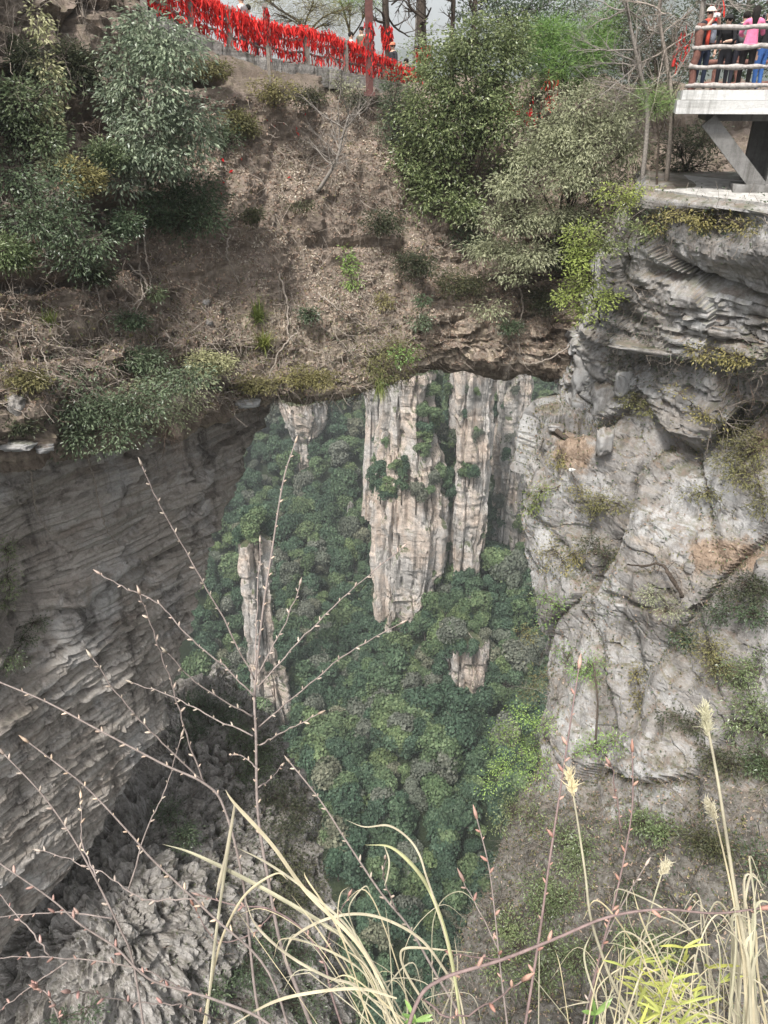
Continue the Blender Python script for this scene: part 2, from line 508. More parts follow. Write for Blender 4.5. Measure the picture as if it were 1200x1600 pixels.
ter = linr * (0.14 * o3 - 0.12 * gr3) + o * amp - gr * amp * 0.8 + (fa * 0.9 - fj * 0.5) * (0.05 + amp * 0.9) + (fb * 0.5 - fjb * 0.3) * (0.04 + amp * 0.45)
calm = 1 - 0.72 * sm(500, 560, py_) * sm(400, 480, px_)      # the lintel over the opening is a cleaner slab
D = rel * calm + ter * (0.35 + 0.65 * calm) + gully
# named ledges: dark undercuts
def ledge(cx, cy, hw, hh, depth):
    return -depth * np.exp(-((px_ - cx) / hw) ** 4 - ((py_ - cy) / hh) ** 2)
D += ledge(130, 172, 55, 10, 0.8) + ledge(140, 200, 50, 8, 0.7) + ledge(60, 440, 90, 9, 0.8) + ledge(40, 475, 70, 7, 0.4)
D += ledge(318, 122, 40, 8, 0.8) + ledge(180, 315, 50, 7, 0.7) + ledge(560, 380, 70, 6, 0.35) + ledge(350, 610, 60, 8, 0.5)
fz_ = sm(165, 120, py_) * sm(230, 300, px_) * sm(720, 660, px_)      # level ground under the fence
D = D * (1 - fz_) + fz_ * np.minimum(D, -0.12)
mid = sm(0.02, 0.12, rows_v) * sm(0.0, 0.06, 1 - rows_v)
# the deck stays walkable: less relief behind the fence line
deckm = sm(0.0, 0.9, np.abs(P[..., 2] - ctrl[4, :, 2].mean()) * 0 + 1)
Pa = P + N * (D * mid)[..., None]
ARCH_S = Surf(Pa)
am = np.where((py_ > 480) & (np.abs(ARCH_S.N[..., 2]) + 0.25 * fbm(Pa * 1.2, 2) < 0.36) & (px_ > 380), 1, 0)
part('natural_arch', Pa.reshape(-1, 3), gquads(*Pa.shape[:2]), [MT['arch'], MT['rim']], None, False, am[:-1, :-1].ravel(), kind='structure')

# ------------------------------------------------------------------ wall under the arch, running away to the right
WD = np.array([0.616, 0.788, 0.0]); WN = np.array([0.788, -0.616, 0.0])
WA = W(390, 690, 24.0)
def wall_hit(px, py):
    r = ray(px, py)
    s = (WA @ WN) / (r @ WN)
    p = r * s
    return (p - WA) @ WD, p[2]
sil = [(445, 628), (425, 650), (392, 690), (386, 740), (347, 830), (336, 930), (322, 1000), (292, 1080), (270, 1150), (216, 1250), (180, 1320), (120, 1400), (50, 1490), (0, 1545), (-90, 1650)]
tz = np.array([wall_hit(*s) for s in sil])
tz = np.concatenate([[[tz[0, 0] + 1.5, 2.0]], tz, [[tz[-1, 0] - 4, tz[-1, 1] - 6]]])
Zs = np.linspace(-3.5, tz[-2, 1], 300)
te = np.interp(-Zs, -tz[:, 1], tz[:, 0])
te = te + 0.28 * fbm(np.stack([Zs * 0.8, 0 * Zs, 0 * Zs], -1), 4)
a = np.linspace(0, pi / 2, 26)
u = np.linspace(0, 1, 350) ** 0.9
rowsW = []
for z, t1 in zip(Zs, te):
    t = -24 + (t1 - 0.5 + 24) * u
    lean = 0.0
    p = WA[None, :2] + t[:, None] * WD[None, :2]
    q = WA[None, :2] + (t1 - 0.5 + 0.5 * np.sin(a[1:]))[:, None] * WD[None, :2] - (0.7 * (1 - np.cos(a[1:])))[:, None] * WN[None, :2]
    s_ = np.linspace(0, 7, 30)[1:]
    q2 = q[-1][None] - s_[:, None] * WN[None, :2] + 0.15 * s_[:, None] * WD[None, :2]
    xy = np.concatenate([p, q, q2])
    rowsW.append(np.concatenate([xy, np.full((len(xy), 1), z)], 1))
P = np.array(rowsW)
# gentle overhang: the foot stands further back than the brow
P = P - WN * (sm(-12, -30, P[..., 2]) * 1.0)[..., None]
N = gnormal(P)
if (N[150, 150] * WN).sum() < 0: N = -N
o, gr, bl, fr = strata(P, 23, 0.22, 1.25, 0.45)
px_, py_, _ = proj(P)
low = sm(-14.5, -18.5, P[..., 2])
up = 1 - low
msk = sm(-0.25, 0.35, fbm(P * 0.2 + 7, 3))
fa, fj = facets(P, (0.45, 0.45, 1.3), 1.0, 1.0)
fb, fjb = facets(P, (1.3, 1.3, 3.8), 4.0, 0.9)
sh = np.stack([P[..., 0] + 0.35 * P[..., 2], P[..., 1] + 0.35 * P[..., 2], P[..., 2]], -1)
fc, fjc = facets(sh, (1.1, 1.1, 4.5), 8.0, 0.9, 0.15)
o2, gr2, bl2, fr2 = strata(P, 29, 0.10, 0.55, 0.15)
D = o2 * 0.07 - gr2 * 0.09 + o * (0.30 * up * msk + 0.06) - gr * (0.12 * up * msk + 0.02) + 0.45 * fbm(P * 0.16, 3) + 0.05 * fbm(P * 1.2, 4)
D += up * (0.20 * fa - 0.09 * fj + (0.05 * fb - 0.03 * fjb) * (0.25 + 0.75 * msk)) + low * (0.14 * fa + 0.09 * fc - 0.09 * fjc + 0.03 * fb)
# long slanting crack-ledges
D += -0.35 * np.exp(-((P[..., 2] + 13.6 + 0.35 * fbm(P * 0.35, 3)) / 0.16) ** 2) - 0.25 * np.exp(-((P[..., 2] + 16.9 + 0.5 * fbm(P * 0.3 + 5, 3)) / 0.12) ** 2)
D += -0.9 * np.exp(-((px_ - 50) / 45) ** 2 - ((py_ - 985) / 60) ** 2)
Pw = P + N * D[..., None]
WALL_S = Surf(Pw)
part('rock_wall', Pw.reshape(-1, 3), gquads(*Pw.shape[:2]), MT['wall'], None, False, kind='structure')

# ------------------------------------------------------------------ cliff below the platform
CL = [
    [(1020, 268, 24.0), (1110, 268, 24.0), (1300, 268, 24.0)],
    [(1020, 298, 20.9), (1110, 309, 19.2), (1300, 332, 16.6)],
    [(1000, 335, 20.8), (1105, 345, 18.9), (1300, 372, 16.3)],
    [(975, 400, 21.3), (1095, 395, 19.0), (1300, 440, 16.4)],
    [(945, 470, 22.0), (1070, 470, 19.5), (1300, 520, 16.6)],
    [(905, 545, 24.0), (1020, 560, 20.6), (1300, 580, 16.2)],
    [(893, 600, 24.4), (1000, 610, 21.3), (1300, 640, 16.9)],
    [(893, 648, 24.2), (975, 660, 21.6), (1300, 710, 17.2)],
    [(850, 672, 22.6), (965, 720, 20.6), (1300, 800, 16.6)],
    [(835, 715, 22.2), (955, 765, 20.2), (1300, 850, 16.3)],
    [(808, 810, 21.2), (950, 840, 19.5), (1300, 910, 15.7)],
    [(848, 935, 20.4), (970, 950, 18.6), (1300, 1000, 14.8)],
    [(855, 1080, 19.2), (980, 1100, 17.0), (1300, 1150, 13.4)],
    [(855, 1250, 16.9), (980, 1280, 14.6), (1300, 1300, 11.5)],
    [(815, 1400, 13.9), (960, 1430, 12.0), (1300, 1450, 9.4)],
    [(735, 1600, 10.2), (950, 1640, 9.0), (1300, 1640, 7.2)],
    [(600, 1900, 7.0), (950, 1950, 6.6), (1300, 1950, 5.4)],
]
ctrl = []
for r in CL:
    a_, b_, c_ = [W(*q) for q in r]
    m1 = W((r[0][0] * 2 + r[1][0]) / 3, (r[0][1] * 2 + r[1][1]) / 3, r[0][2] * 0.62 + r[1][2] * 0.38)
    ctrl.append([a_ + [2.5, 7.5, -3.0], a_ + [0.5, 3.2, -0.6], a_ + [-0.05, 0.7, 0.0], a_, m1, b_, (b_ + c_) / 2 + [0, 0, 0], c_])
ctrl = np.array(ctrl)
P = loft(ctrl, 470, 300)
N = gnormal(P)
if N[235, 180, 1] > 0: N = -N
px_, py_, _ = proj(P)
o, gr, bl, fr = strata(P, 37, 0.16, 0.8, 0.35, dip=(0.0, 0.0))
plat = sm(340, 420, py_) * sm(680, 600, py_)
plat = plat * (0.35 + 0.65 * sm(430, 455, py_ - 0.12 * (px_ - 1040)))
scr = sm(1180, 1280, py_)
massive = 1 - np.maximum(plat, scr)
vr = ridge(np.stack([P[..., 0] * 0.45, P[..., 1] * 0.45, P[..., 2] * 0.14], -1), 3)
flat = sm(325, 345, py_)
fa, fj = facets(P, (0.30, 0.30, 0.24), 3.0, 1.0)
fb, fjb = facets(P, (1.25, 1.25, 1.6), 6.0, 1.0)
fc, fjc = facets(P, (0.9, 0.9, 4.2), 9.0, 0.8)
fd, fjd = facets(P, (3.2, 3.2, 4.0), 12.0, 1.0)
D = plat * (o * 0.17 - gr * 0.08 + 0.11 * fc - 0.09 * fjc + 0.20 * fa)
D = D + massive * (0.22 * (vr - 1.1) + 0.62 * fa - 0.20 * fj + 0.07 * fb - 0.04 * fjb + 0.30 * fbm(P * 0.35, 3))
D = D + scr * (0.5 * fbm(P * 0.5, 4) + 0.32 * fa - 0.12 * fj + 0.10 * fb - 0.05 * fjb + 0.05 * fbm(P * 2.0, 4))
D += 0.022 * fd + 0.015 * fbm(P * 3.0, 3)
D -= 0.5 * np.exp(-((px_ - 1130) / 110) ** 4 - ((py_ - 428 - 0.28 * (px_ - 1040)) / 8) ** 2)
D -= 0.8 * np.exp(-((px_ - 1060) / 80) ** 4 - ((py_ - 575 - 0.05 * (px_ - 1040)) / 12) ** 2)
D += 0.35 * np.exp(-((px_ - 985) / 65) ** 4 - ((py_ - 533 - 0.25 * (px_ - 985)) / 9) ** 2)
D += 0.5 * np.exp(-((px_ - 1130) / 90) ** 2 - ((py_ - 395) / 32) ** 2)
D -= 0.5 * np.exp(-((px_ - 985) / 12) ** 2) * sm(960, 1010, py_) * sm(1160, 1100, py_)
D -= 0.7 * np.exp(-((px_ - 905) / 40) ** 2 - ((py_ - 830) / 40) ** 2)
Pc = P + N * (D * flat)[..., None]
CLIFF_S = Surf(Pc); CRACK = np.maximum(fj, 0.8 * fjb)[:-1, :-1]
nn_ = fbm(Pc * 0.5, 4)
co = part('cliff', Pc.reshape(-1, 3), gquads(*Pc.shape[:2]), MT['cliff'], None, False, kind='structure')
def mask_attr(ob, name, arr):
    at = ob.data.attributes.new(name, 'FLOAT', 'POINT'); at.data.foreach_set('value', np.ascontiguousarray(arr, np.float32).ravel())
mask_attr(co, 'scrub_earth', sm(1080, 1420, py_) * 0.95 + 0.25 * nn_ * sm(1050, 1150, py_))
mask_attr(co, 'orange_earth', 0.8 * np.exp(-((px_ - 1135) / 95) ** 2 - ((py_ - 868) / 45) ** 2) + 0.85 * np.exp(-((px_ - 895) / 48) ** 2 - ((py_ - 705) / 45) ** 2) + 0.7 * np.exp(-((px_ - 1190) / 40) ** 2 - ((py_ - 690) / 50) ** 2))

# ------------------------------------------------------------------ spur of flaky rock below the wall
SPR = {1060: (330, [31, 31, 30.5, 30, 30.5, 32]), 1180: (425, [28, 28, 27, 26.5, 27, 28.5]), 1300: (492, [22.5, 22.5, 21.3, 22, 23.5, 25]),
       1420: (505, [17.8, 17.6, 17.6, 18.5, 20.5, 22]), 1540: (520, [15.6, 15.4, 15.6, 16.6, 18.5, 20.5]), 1700: (560, [13.6, 13.6, 14, 15, 16.5, 18.5]), 1950: (600, [11, 11, 11.2, 12, 13, 14])}
ctrl = []
for py, (ex, Ys) in SPR.items():
    xs = np.array([-80, 60, 190, 280, 0.5 * (300 + ex), ex])
    if py == 1060: xs = np.array([-80, 40, 120, 200, 270, 330])
    pts = [W(x, py, y) for x, y in zip(xs, Ys)]
    ctrl.append(pts + [pts[-1] + [0.1, 1.2, -0.3], pts[-1] + [-1.0, 5.0, -3.0]])
P = loft(np.array(ctrl), 250, 200)
N = gnormal(P)
if N[120, 80, 1] > 0: N = -N
px_, py_, _ = proj(P)
vr = ridge(np.stack([P[..., 0] * 1.1, P[..., 1] * 1.1, P[..., 2] * 0.22], -1), 5)
D = 0.55 * (vr - 1.1) + 0.4 * fbm(P * 0.4, 4) + 0.10 * fbm(np.stack([P[..., 0] * 5, P[..., 1] * 5, P[..., 2] * 0.9], -1), 3)
fa, fj = facets(P, (1.2, 1.2, 0.13), 2.5, 1.0, 0.15)
fb, fjb = facets(P, (3.0, 3.0, 0.32), 5.5, 1.0, 0.15)
D = 0.30 * (vr - 1.1) + 0.4 * fbm(P * 0.4, 4) + 0.34 * fa - 0.22 * fj + 0.14 * fb - 0.08 * fjb
D -= 1.2 * np.exp(-((px_ - 235) / 22) ** 2 - ((py_ - 1230) / 60) ** 2)
Ps = P + N * D[..., None]
SPUR_S = Surf(Ps)
part('rock_spur', Ps.reshape(-1, 3), gquads(*Ps.shape[:2]), MT['spur'], None, False, kind='structure')

# ------------------------------------------------------------------ valley and far hills: one sheet out to the horizon
MOUND = [W(660, 1090, 172), W(670, 1130, 124), W(548, 1200, 114), W(815, 1170, 118), W(600, 1330, 100), W(750, 870, 172), W(722, 960, 168), W(800, 790, 206), W(735, 1225, 148), W(425, 1090, 150), W(470, 700, 264), W(560, 1060, 168), W(860, 900, 185), W(547, 850, 226)]
def valley_z(X, Y):
    z = np.interp(Y, [-200, 20, 60, 95, 130, 190, 240, 300, 400, 520, 700, 900, 1300, 6000], [-175, -175, -168, -158, -155, -154, -136, -106, -72, -60, -75, -90, -80, -60])
    z = z + np.clip(-X - 40 - (Y - 130) * 0.16, 0, 200) * 0.55 * sm(60, 140, Y) * sm(420, 260, Y)
    z = z + np.clip(X - 75, 0, 200) * 0.5 * sm(60, 140, Y) * sm(420, 260, Y)
    q = np.stack([X, Y, 0 * X], -1)
    z = z + 9 * fbm(q * 0.018, 4) * sm(40, 110, Y)
    # ribs running down the hillside
    z = z + 7 * ridge(np.stack([X * 0.03 + 0.01 * Y, Y * 0.006, 0 * X], -1), 2) * sm(180, 260, Y) * sm(500, 330, Y)
    for m in MOUND:
        d = np.hypot(X - m[0], (Y - m[1]) * 0.9)
        z = np.maximum(z, m[2] - 8.0 - 0.95 * np.maximum(d - 6, 0) + 2.0 * fbm(q * 0.07, 2))
    # far ridges
    z = z + 190 * sm(650, 900, Y) * (0.55 + 0.55 * fbm(np.stack([X * 0.0016, Y * 0.0008, 0 * X + 4], -1), 4)) * sm(1800, 1100, Y)
    z = z + 250 * sm(1150, 1750, Y) * (0.55 + 0.5 * fbm(np.stack([X * 0.0011 + 3, Y * 0.0006, 0 * X + 9], -1), 4))
    return z
yy = np.concatenate([np.linspace(-200, 60, 12)[:-1], np.linspace(60, 420, 110)[:-1], np.linspace(420, 1900, 80)])
xs_ = np.concatenate([-np.geomspace(160, 3500, 36)[::-1][:-1], np.linspace(-160, 160, 100), np.geomspace(160, 3500, 36)[1:]])
X, Y = np.meshgrid(xs_, yy)
P = np.stack([X, Y, valley_z(X, Y)], -1)
VAL_S = Surf(P)
part('valley_ground', P.reshape(-1, 3), gquads(*P.shape[:2])[:, ::-1], MT['valley'], None, kind='structure')

# ------------------------------------------------------------------ rock pillars standing in the valley
PILL = []
def rock_pillar(label, cols, Y, depth, seed, taper=0.0, nseg=170, nz=150, flute=1.0):
    """cols: (py, px_left, px_right) from the top down"""
    cols = list(cols) + [(cols[-1][0] + 160, cols[-1][1] - 8, cols[-1][2] + 8)]
    L = np.array([W(l, p, Y) for p, l, r in cols]); R = np.array([W(r, p, Y) for p, l, r in cols])
    zc = L[:, 2]; c = (L + R) / 2; hw = (R - L)[:, 0] / 2
    Z = np.linspace(zc[0], zc[-1], nz)
    cx = np.interp(-Z, -zc, c[:, 0]); w = np.interp(-Z, -zc, hw)
    th = np.linspace(0, 2 * pi, nseg, endpoint=False)
    k = np.abs(np.cos(th)) ** 0.6 * np.sign(np.cos(th)); m = np.abs(np.sin(th)) ** 0.6 * np.sign(np.sin(th))
    w0 = np.median(w)
    Xg = cx[:, None] + w[:, None] * k[None]
    Yg = Y + depth * (0.5 + 0.5 * (w / w0)[:, None]).clip(0.4, 1.3) * m[None]
    P = np.stack([Xg, Yg, Z[:, None] + 0 * Xg], -1)
    nr = np.stack([np.cos(th), np.sin(th), 0 * th], -1)[None] + 0 * P
    sc = w0 / 14.0
    fa, fj = facets(P, (0.17 / sc ** 0.5, 0.17 / sc ** 0.5, 0.022), seed, 1.0, 0.2)
    fb, fjb = facets(P, (0.36, 0.36, 0.075), seed + 3, 1.0, 0.2)
    fc, fjc = facets(P, (0.9, 0.9, 0.45), seed + 5, 0.9, 0.2)
    o, gr, bl, fr = strata(P * 0.22, seed, 0.3, 1.6, 0.15)
    D = sc * flute * (-1.6 + 3.0 * fa - 3.0 * fj + 1.5 * fb - 1.0 * fjb + 1.0 * o - 1.0 * gr) + min(sc, 1) * (0.5 * fc - 0.3 * fjc)
    top = sm(0, 3, (zc[0] - Z))[:, None]
    P = P + nr * D[..., None]
    # rounded uneven top
    P[..., 2] += (1 - top) * 0
    V = np.concatenate([P.reshape(-1, 3), [[cx[0], Y, zc[0] + 1.5]]])
    i = np.arange(nz - 1)[:, None] * nseg; j = np.arange(nseg)[None]; kk = (j + 1) % nseg
    Q = np.stack([i + j, i + nseg + j, i + nseg + kk, i + kk], -1).reshape(-1, 4)
    T = np.array([(len(V) - 1, q, (q + 1) % nseg) for q in range(nseg)])
    e = empty('rock_pillar', (cx[-1], Y, zc[-1]), label=label, category='rock pillar', group='rock pillars in the valley', kind='thing')
    part('rock_shaft', V, [T, Q], MT['pillar'], e, False)
    PILL.append(Surf(P))
    return Surf(P)

P_MAIN = rock_pillar('massive pale pillar with cracked face, widest in the valley', [(560, 592, 676), (640, 594, 676), (700, 588, 690), (780, 580, 700), (860, 580, 692), (930, 586, 668), (990, 596, 645), (1050, 604, 640), (1120, 606, 640)], 178, 12, 3)
P_FIN = rock_pillar('tall narrow pale fin of rock joined to the right of the massive pillar', [(555, 700, 774), (640, 702, 770), (720, 706, 768), (800, 698, 764), (870, 700, 752), (960, 705, 745), (1060, 700, 750)], 175, 8, 8)
P_BACK = rock_pillar('pinkish pillar set back behind the narrow fin', [(560, 772, 832), (640, 775, 828), (700, 770, 822), (760, 770, 815), (900, 765, 825)], 205, 9, 14)
P_LOW = rock_pillar('short grey pillar stump among trees at the foot of the fin', [(985, 690, 758), (1040, 695, 758), (1100, 712, 760), (1160, 722, 765), (1230, 715, 770)], 150, 7, 21, nseg=110, nz=90)
P_SMALL = rock_pillar('slim pale pillar with a tree-capped top nearest the rock wall', [(838, 372, 425), (880, 376, 425), (940, 385, 425), (1010, 392, 432), (1080, 396, 450), (1180, 395, 470)], 150, 5, 31, nseg=120, nz=120)
P_FAR = rock_pillar('far pink rock face just under the arch edge on the wooded slope', [(615, 432, 512), (650, 445, 510), (680, 458, 500), (720, 462, 495)], 262, 10, 44, nseg=100, nz=70)
P_TINY = rock_pillar('tiny white rock spire alone among the hillside trees', [(788, 543, 552), (806, 541, 554), (812, 544, 553), (845, 541, 549)], 225, 1.0, 52, nseg=40, nz=40, flute=0.5)
P_TOP = rock_pillar('small pale rock outcrop beside the top of the massive pillar', [(595, 566, 600), (612, 568, 600), (640, 572, 598)], 215, 6, 58, nseg=60, nz=40)
# ------------------------------------------------------------------ foliage builders
def unit(v): return v / (np.linalg.norm(v, axis=-1, keepdims=True) + 1e-9)

def leaves(C, D, Nn, ln, wd, fold=0.25, droop=0.15):
    """one folded rhombus per leaf"""
    n = len(C)
    D = unit(D); S = unit(np.cross(D, Nn)); U = np.cross(S, D)
    ln = np.broadcast_to(ln, (n,))[:, None]; wd = np.broadcast_to(wd, (n,))[:, None]
    b = C
    r = C + D * ln * 0.48 + S * wd * 0.5 + U * wd * fold
    t = C + D * ln - U * ln * droop
    l = C + D * ln * 0.48 - S * wd * 0.5 + U * wd * fold
    V = np.stack([b, r, t, l], 1).reshape(-1, 3)
    return V, (np.arange(n) * 4)[:, None] + np.array([[0, 1, 2, 3]])

def tubes(P, R, n=3):
    """batch of thin tubes: P (k,m,3), R (k,m)"""
    k, m, _ = P.shape
    d = np.gradient(P, axis=1); d = unit(d)
    ref = np.where(np.abs(d[..., 2:3]) < 0.8, [[[0, 0, 1.0]]], [[[1.0, 0, 0]]])
    a = unit(np.cross(d, ref)); b = np.cross(d, a)
    th = np.arange(n) * 2 * pi / n
    V = P[:, :, None] + R[..., None, None] * (np.cos(th)[:, None] * a[:, :, None] + np.sin(th)[:, None] * b[:, :, None])
    i = (np.arange(m - 1) * n)[:, None]; j = np.arange(n)[None]; q = (j + 1) % n
    Q = np.stack([i + j, i + q, i + n + q, i + n + j], -1).reshape(-1, 4)
    return V.reshape(-1, 3), ((np.arange(k) * m * n)[:, None, None] + Q[None]).reshape(-1, 4)

def rdir(r, n):
    return unit(r.normal(size=(n, 3)))

def crown_sprays(r, lobes, n_spray, per, ln, wd, spread, droop=0.3, up=0.5, shell=0.5):
    """lobes: (centre, radii xyz). returns leaf mesh arrays and spray centres"""
    vol = np.array([np.prod(l[1]) ** (2 / 3) for l in lobes]); vol /= vol.sum()
    k = r.choice(len(lobes), n_spray, p=vol)
    c = np.array([l[0] for l in lobes])[k]; rad = np.array([l[1] for l in lobes])[k]
    u = rdir(r, n_spray)
    rr = (shell + (1 - shell) * r.random(n_spray)) * (1 + 0.75 * pn(u * 2.6 + k[:, None] * 3.1))
    sc_ = c + u * rad * rr[:, None]
    keep = fbm(sc_ * (0.9 / max(spread * 4, 0.3)) + 11, 2) > -0.22     # ragged outline and gaps
    if keep.sum() > 8: sc_, u, k = sc_[keep], u[keep], k[keep]
    C = np.repeat(sc_, per, 0)
    uu = np.repeat(u, per, 0)
    off = r.normal(size=C.shape) * spread * [1, 1, 0.55]
    D = unit(off / spread + 0.7 * uu + [0, 0, -droop] + 0.3 * r.normal(size=C.shape))
    C = C + off
    Nn = unit(np.array([0, 0, up]) + 0.4 * uu + 0.55 * r.normal(size=C.shape))
    s = r.uniform(0.65, 1.25, len(C))
    V, Q = leaves(C, D, Nn, ln * s, wd * s)
    return V, Q, sc_, k

# forest trees: lobed crowns of leaf clumps on a trunk
MT['bark'] = plain_mat('dark_bark', (0.10, 0.08, 0.065), 0.95, 0.1, 0.6, 20)
MT['bark_grey'] = plain_mat('grey_bark', (0.30, 0.27, 0.24), 0.95, 0.1, 0.5, 25)
MT['twig'] = plain_mat('pale_dead_twig', (0.36, 0.31, 0.265), 0.9, 0.1, 0.5, 30)
MT['twig_dark'] = plain_mat('brown_dead_twig', (0.19, 0.14, 0.11), 0.9, 0.1, 0.5, 30)
FOR = [leaf_mat('valley_foliage_deep', [(0.03, 0.055, 0.036), (0.055, 0.09, 0.058), (0.085, 0.125, 0.083)], 0.12, 0.7, 0.15, 0.15),
       leaf_mat('valley_foliage_fresh', [(0.055, 0.088, 0.045), (0.095, 0.135, 0.068), (0.14, 0.18, 0.098)], 0.12, 0.7, 0.15, 0.15),
       leaf_mat('valley_foliage_grey', [(0.08, 0.092, 0.07), (0.12, 0.13, 0.105), (0.16, 0.165, 0.135)], 0.12, 0.7, 0.15, 0.15)]

def forest_crown(seed, n_leaf, ls, R=3.0, H=6.0):
    r = np.random.default_rng(seed)
    nl = 10
    lob = []
    for i in range(nl):
        h = r.random() ** 0.8
        a = r.random() * 2 * pi
        q = R * (1 - 0.55 * h ** 2) * r.uniform(0.35, 0.8)
        s = R * r.uniform(0.36, 0.62)
        lob.append((np.array([q * cos(a), q * sin(a), 2.0 + h * (H - 2.0)]), np.array([s, s, s * 0.85])))
    lob.append((np.array([0, 0, H * 0.9]), np.array([R * .5, R * .5, R * .45])))
    vol = np.array([np.prod(l[1]) for l in lob]) ** (2 / 3); vol /= vol.sum()
    k = r.choice(len(lob), n_leaf, p=vol)
    u = rdir(r, n_leaf); u[:, 2] = np.where(u[:, 2] < -0.4, -u[:, 2], u[:, 2])
    c = np.array([l[0] for l in lob])[k] + u * np.array([l[1] for l in lob])[k] * (0.86 + 0.22 * r.random((n_leaf, 1)))
    Nn = unit(u + 0.55 * r.normal(size=u.shape)); D = unit(np.cross(Nn, rdir(r, n_leaf)))
    s = r.uniform(0.7, 1.3, n_leaf)
    V, Q = leaves(c - D * ls * 0.5, D, Nn, ls * s, ls * 0.8 * s, 0.1, 0.1)
    # inner dark core so that no light leaks straight through
    return V, Q
def trunk_geo(H, r0, seed):
    b = MB(); r = np.random.default_rng(seed)
    z = np.linspace(-1.5, H, 6)
    p = np.stack([0.15 * r.normal(size=6).cumsum() * 0.4, 0.15 * r.normal(size=6).cumsum() * 0.4, z], -1)
    b.tube(p, np.linspace(r0, r0 * 0.35, 6), 6)
    for i in range(6):
        a = r.random() * 2 * pi; h = r.uniform(0.35, 0.8) * H
        q = np.array([[0, 0, h], [0.7 * cos(a), 0.7 * sin(a), h + 0.6], [1.7 * cos(a), 1.7 * sin(a), h + 1.3]])
        b.tube(q, [r0 * 0.4, r0 * 0.3, r0 * 0.12], 4)
    return b.get()
FCR = [forest_crown(100 + i, 1500, 0.55, 2.7 + 0.25 * (i % 3), 5.6 + 0.7 * (i % 4)) for i in range(6)]
FTR = [trunk_geo(5.0, 0.22, 60 + i) for i in range(3)]
FCM = [[mesh_data('crown', V, Q, FOR[m], False) for V, Q in FCR] for m in range(3)]
FTM = [mesh_data('trunk', V, f, MT['bark']) for V, f in FTR]

# where trees stand: over the valley floor and hillside seen through the arch, on ledges and tops of the pillars
r = np.random.default_rng(42)
cand = []
def free_of_pillars(x, y, m=0.0):
    for (cx, cy, hx, hy) in [(-0.0, 0, 0, 0)]:
        pass
    return True
def inside_pillar(x, y, z):
    for S in PILL:
        k = int(np.argmin(np.abs(S.P[:, 0, 2] - z))); q = S.P[k]
        if abs(S.P[k, 0, 2] - z) < 4 and q[:, 0].min() + 1 < x < q[:, 0].max() - 1 and q[:, 1].min() + 1 < y < q[:, 1].max() - 1: return True
    return False
pil_boxes = [(s.P[..., 0].min(), s.P[..., 0].max(), s.P[..., 1].min(), s.P[..., 1].max()) for s in PILL]
gx, gy = np.meshgrid(np.arange(-125, 125, 4.2), np.arange(52, 330, 4.2))
gx = gx.ravel() + r.uniform(-2.2, 2.2, gx.size); gy = gy.ravel() + r.uniform(-2.2, 2.2, gy.size)
ex_, ey_ = r.uniform(-110, 110, 5000), r.uniform(60, 240, 5000)        # steep flanks carry more trees
nm_ = np.min([np.hypot(ex_ - m[0], ey_ - m[1]) for m in MOUND], 0)
ok_ = (nm_ < 38) & (r.random(5000) < 0.42)
gx = np.concatenate([gx, ex_[ok_]]); gy = np.concatenate([gy, ey_[ok_]])
gz = valley_z(gx, gy)
pa, pb, pd = proj(np.stack([gx, gy, gz + 5.0], -1))
for x, y, z, a, b_, d in zip(gx, gy, gz, pa, pb, pd):
    if not (300 < a < 925 and 565 < b_ < 1640) or (a < 455 and b_ > 1180) or (a > 850 and b_ > 1230) or (a > 900 and b_ > 960): continue
    if inside_pillar(x, y, z + 2): continue
    sz = r.uniform(0.62, 1.3) * (1.0 if r.random() < 0.85 else 1.35)
    cand.append((x, y, z - 0.8, sz, 0, d))
def pillar_trees(S, n, sel, smin, smax, kind, seed):
    Q, Nn = S.scatter(n, sel, seed)
    rr = np.random.default_rng(seed)
    for q, nn in zip(Q, Nn):
        cand.append((q[0] + nn[0] * 0.4, q[1] + nn[1] * 0.4, q[2] - 1.0, rr.uniform(smin, smax), kind, proj(q)[2]))
fr_ = lambda N: (N[..., 1] < -0.1)
pillar_trees(P_MAIN, 46, lambda px, py, P, N: fr_(N) * ((py > 690) & (py < 790) & (px > 590) & (px < 700)) * 1.0, 0.53, 1.08, 1, 1)
pillar_trees(P_MAIN, 60, lambda px, py, P, N: fr_(N) * ((py > 800) & (px > 640)) * 1.0 + fr_(N) * ((py > 930) & (px > 612)) * 1.2, 0.61, 1.31, 1, 2)
pillar_trees(P_MAIN, 44, lambda px, py, P, N: fr_(N) * ((py < 690) & (px > 655)) * 1.0, 0.44, 0.88, 1, 3)
pillar_trees(P_FIN, 40, lambda px, py, P, N: fr_(N) * ((py < 800) & (px < 712)) * 1.0, 0.44, 0.88, 2, 4)
pillar_trees(P_FIN, 16, lambda px, py, P, N: fr_(N) * ((py > 600) & (py < 760) & (px > 715) & (px < 745)) * 1.0, 0.35, 0.67, 2, 5)
pillar_trees(P_FIN, 34, lambda px, py, P, N: fr_(N) * (py > 840) * 1.0, 0.70, 1.40, 2, 6)
pillar_trees(P_BACK, 40, lambda px, py, P, N: fr_(N) * (py > 680) * 1.0, 0.61, 1.22, 3, 7)
pillar_trees(P_BACK, 12, lambda px, py, P, N: fr_(N) * (py < 680) * 1.0, 0.44, 0.79, 3, 17)
pillar_trees(P_LOW, 12, lambda px, py, P, N: fr_(N) * ((py < 1050)) * 1.0, 0.61, 1.22, 4, 8)
pillar_trees(P_SMALL, 9, lambda px, py, P, N: fr_(N) * (py < 858) * 1.0, 0.53, 0.88, 5, 9)
pillar_trees(P_SMALL, 16, lambda px, py, P, N: fr_(N) * ((py > 880) & (px > 405)) * 1.0, 0.44, 0.88, 5, 10)
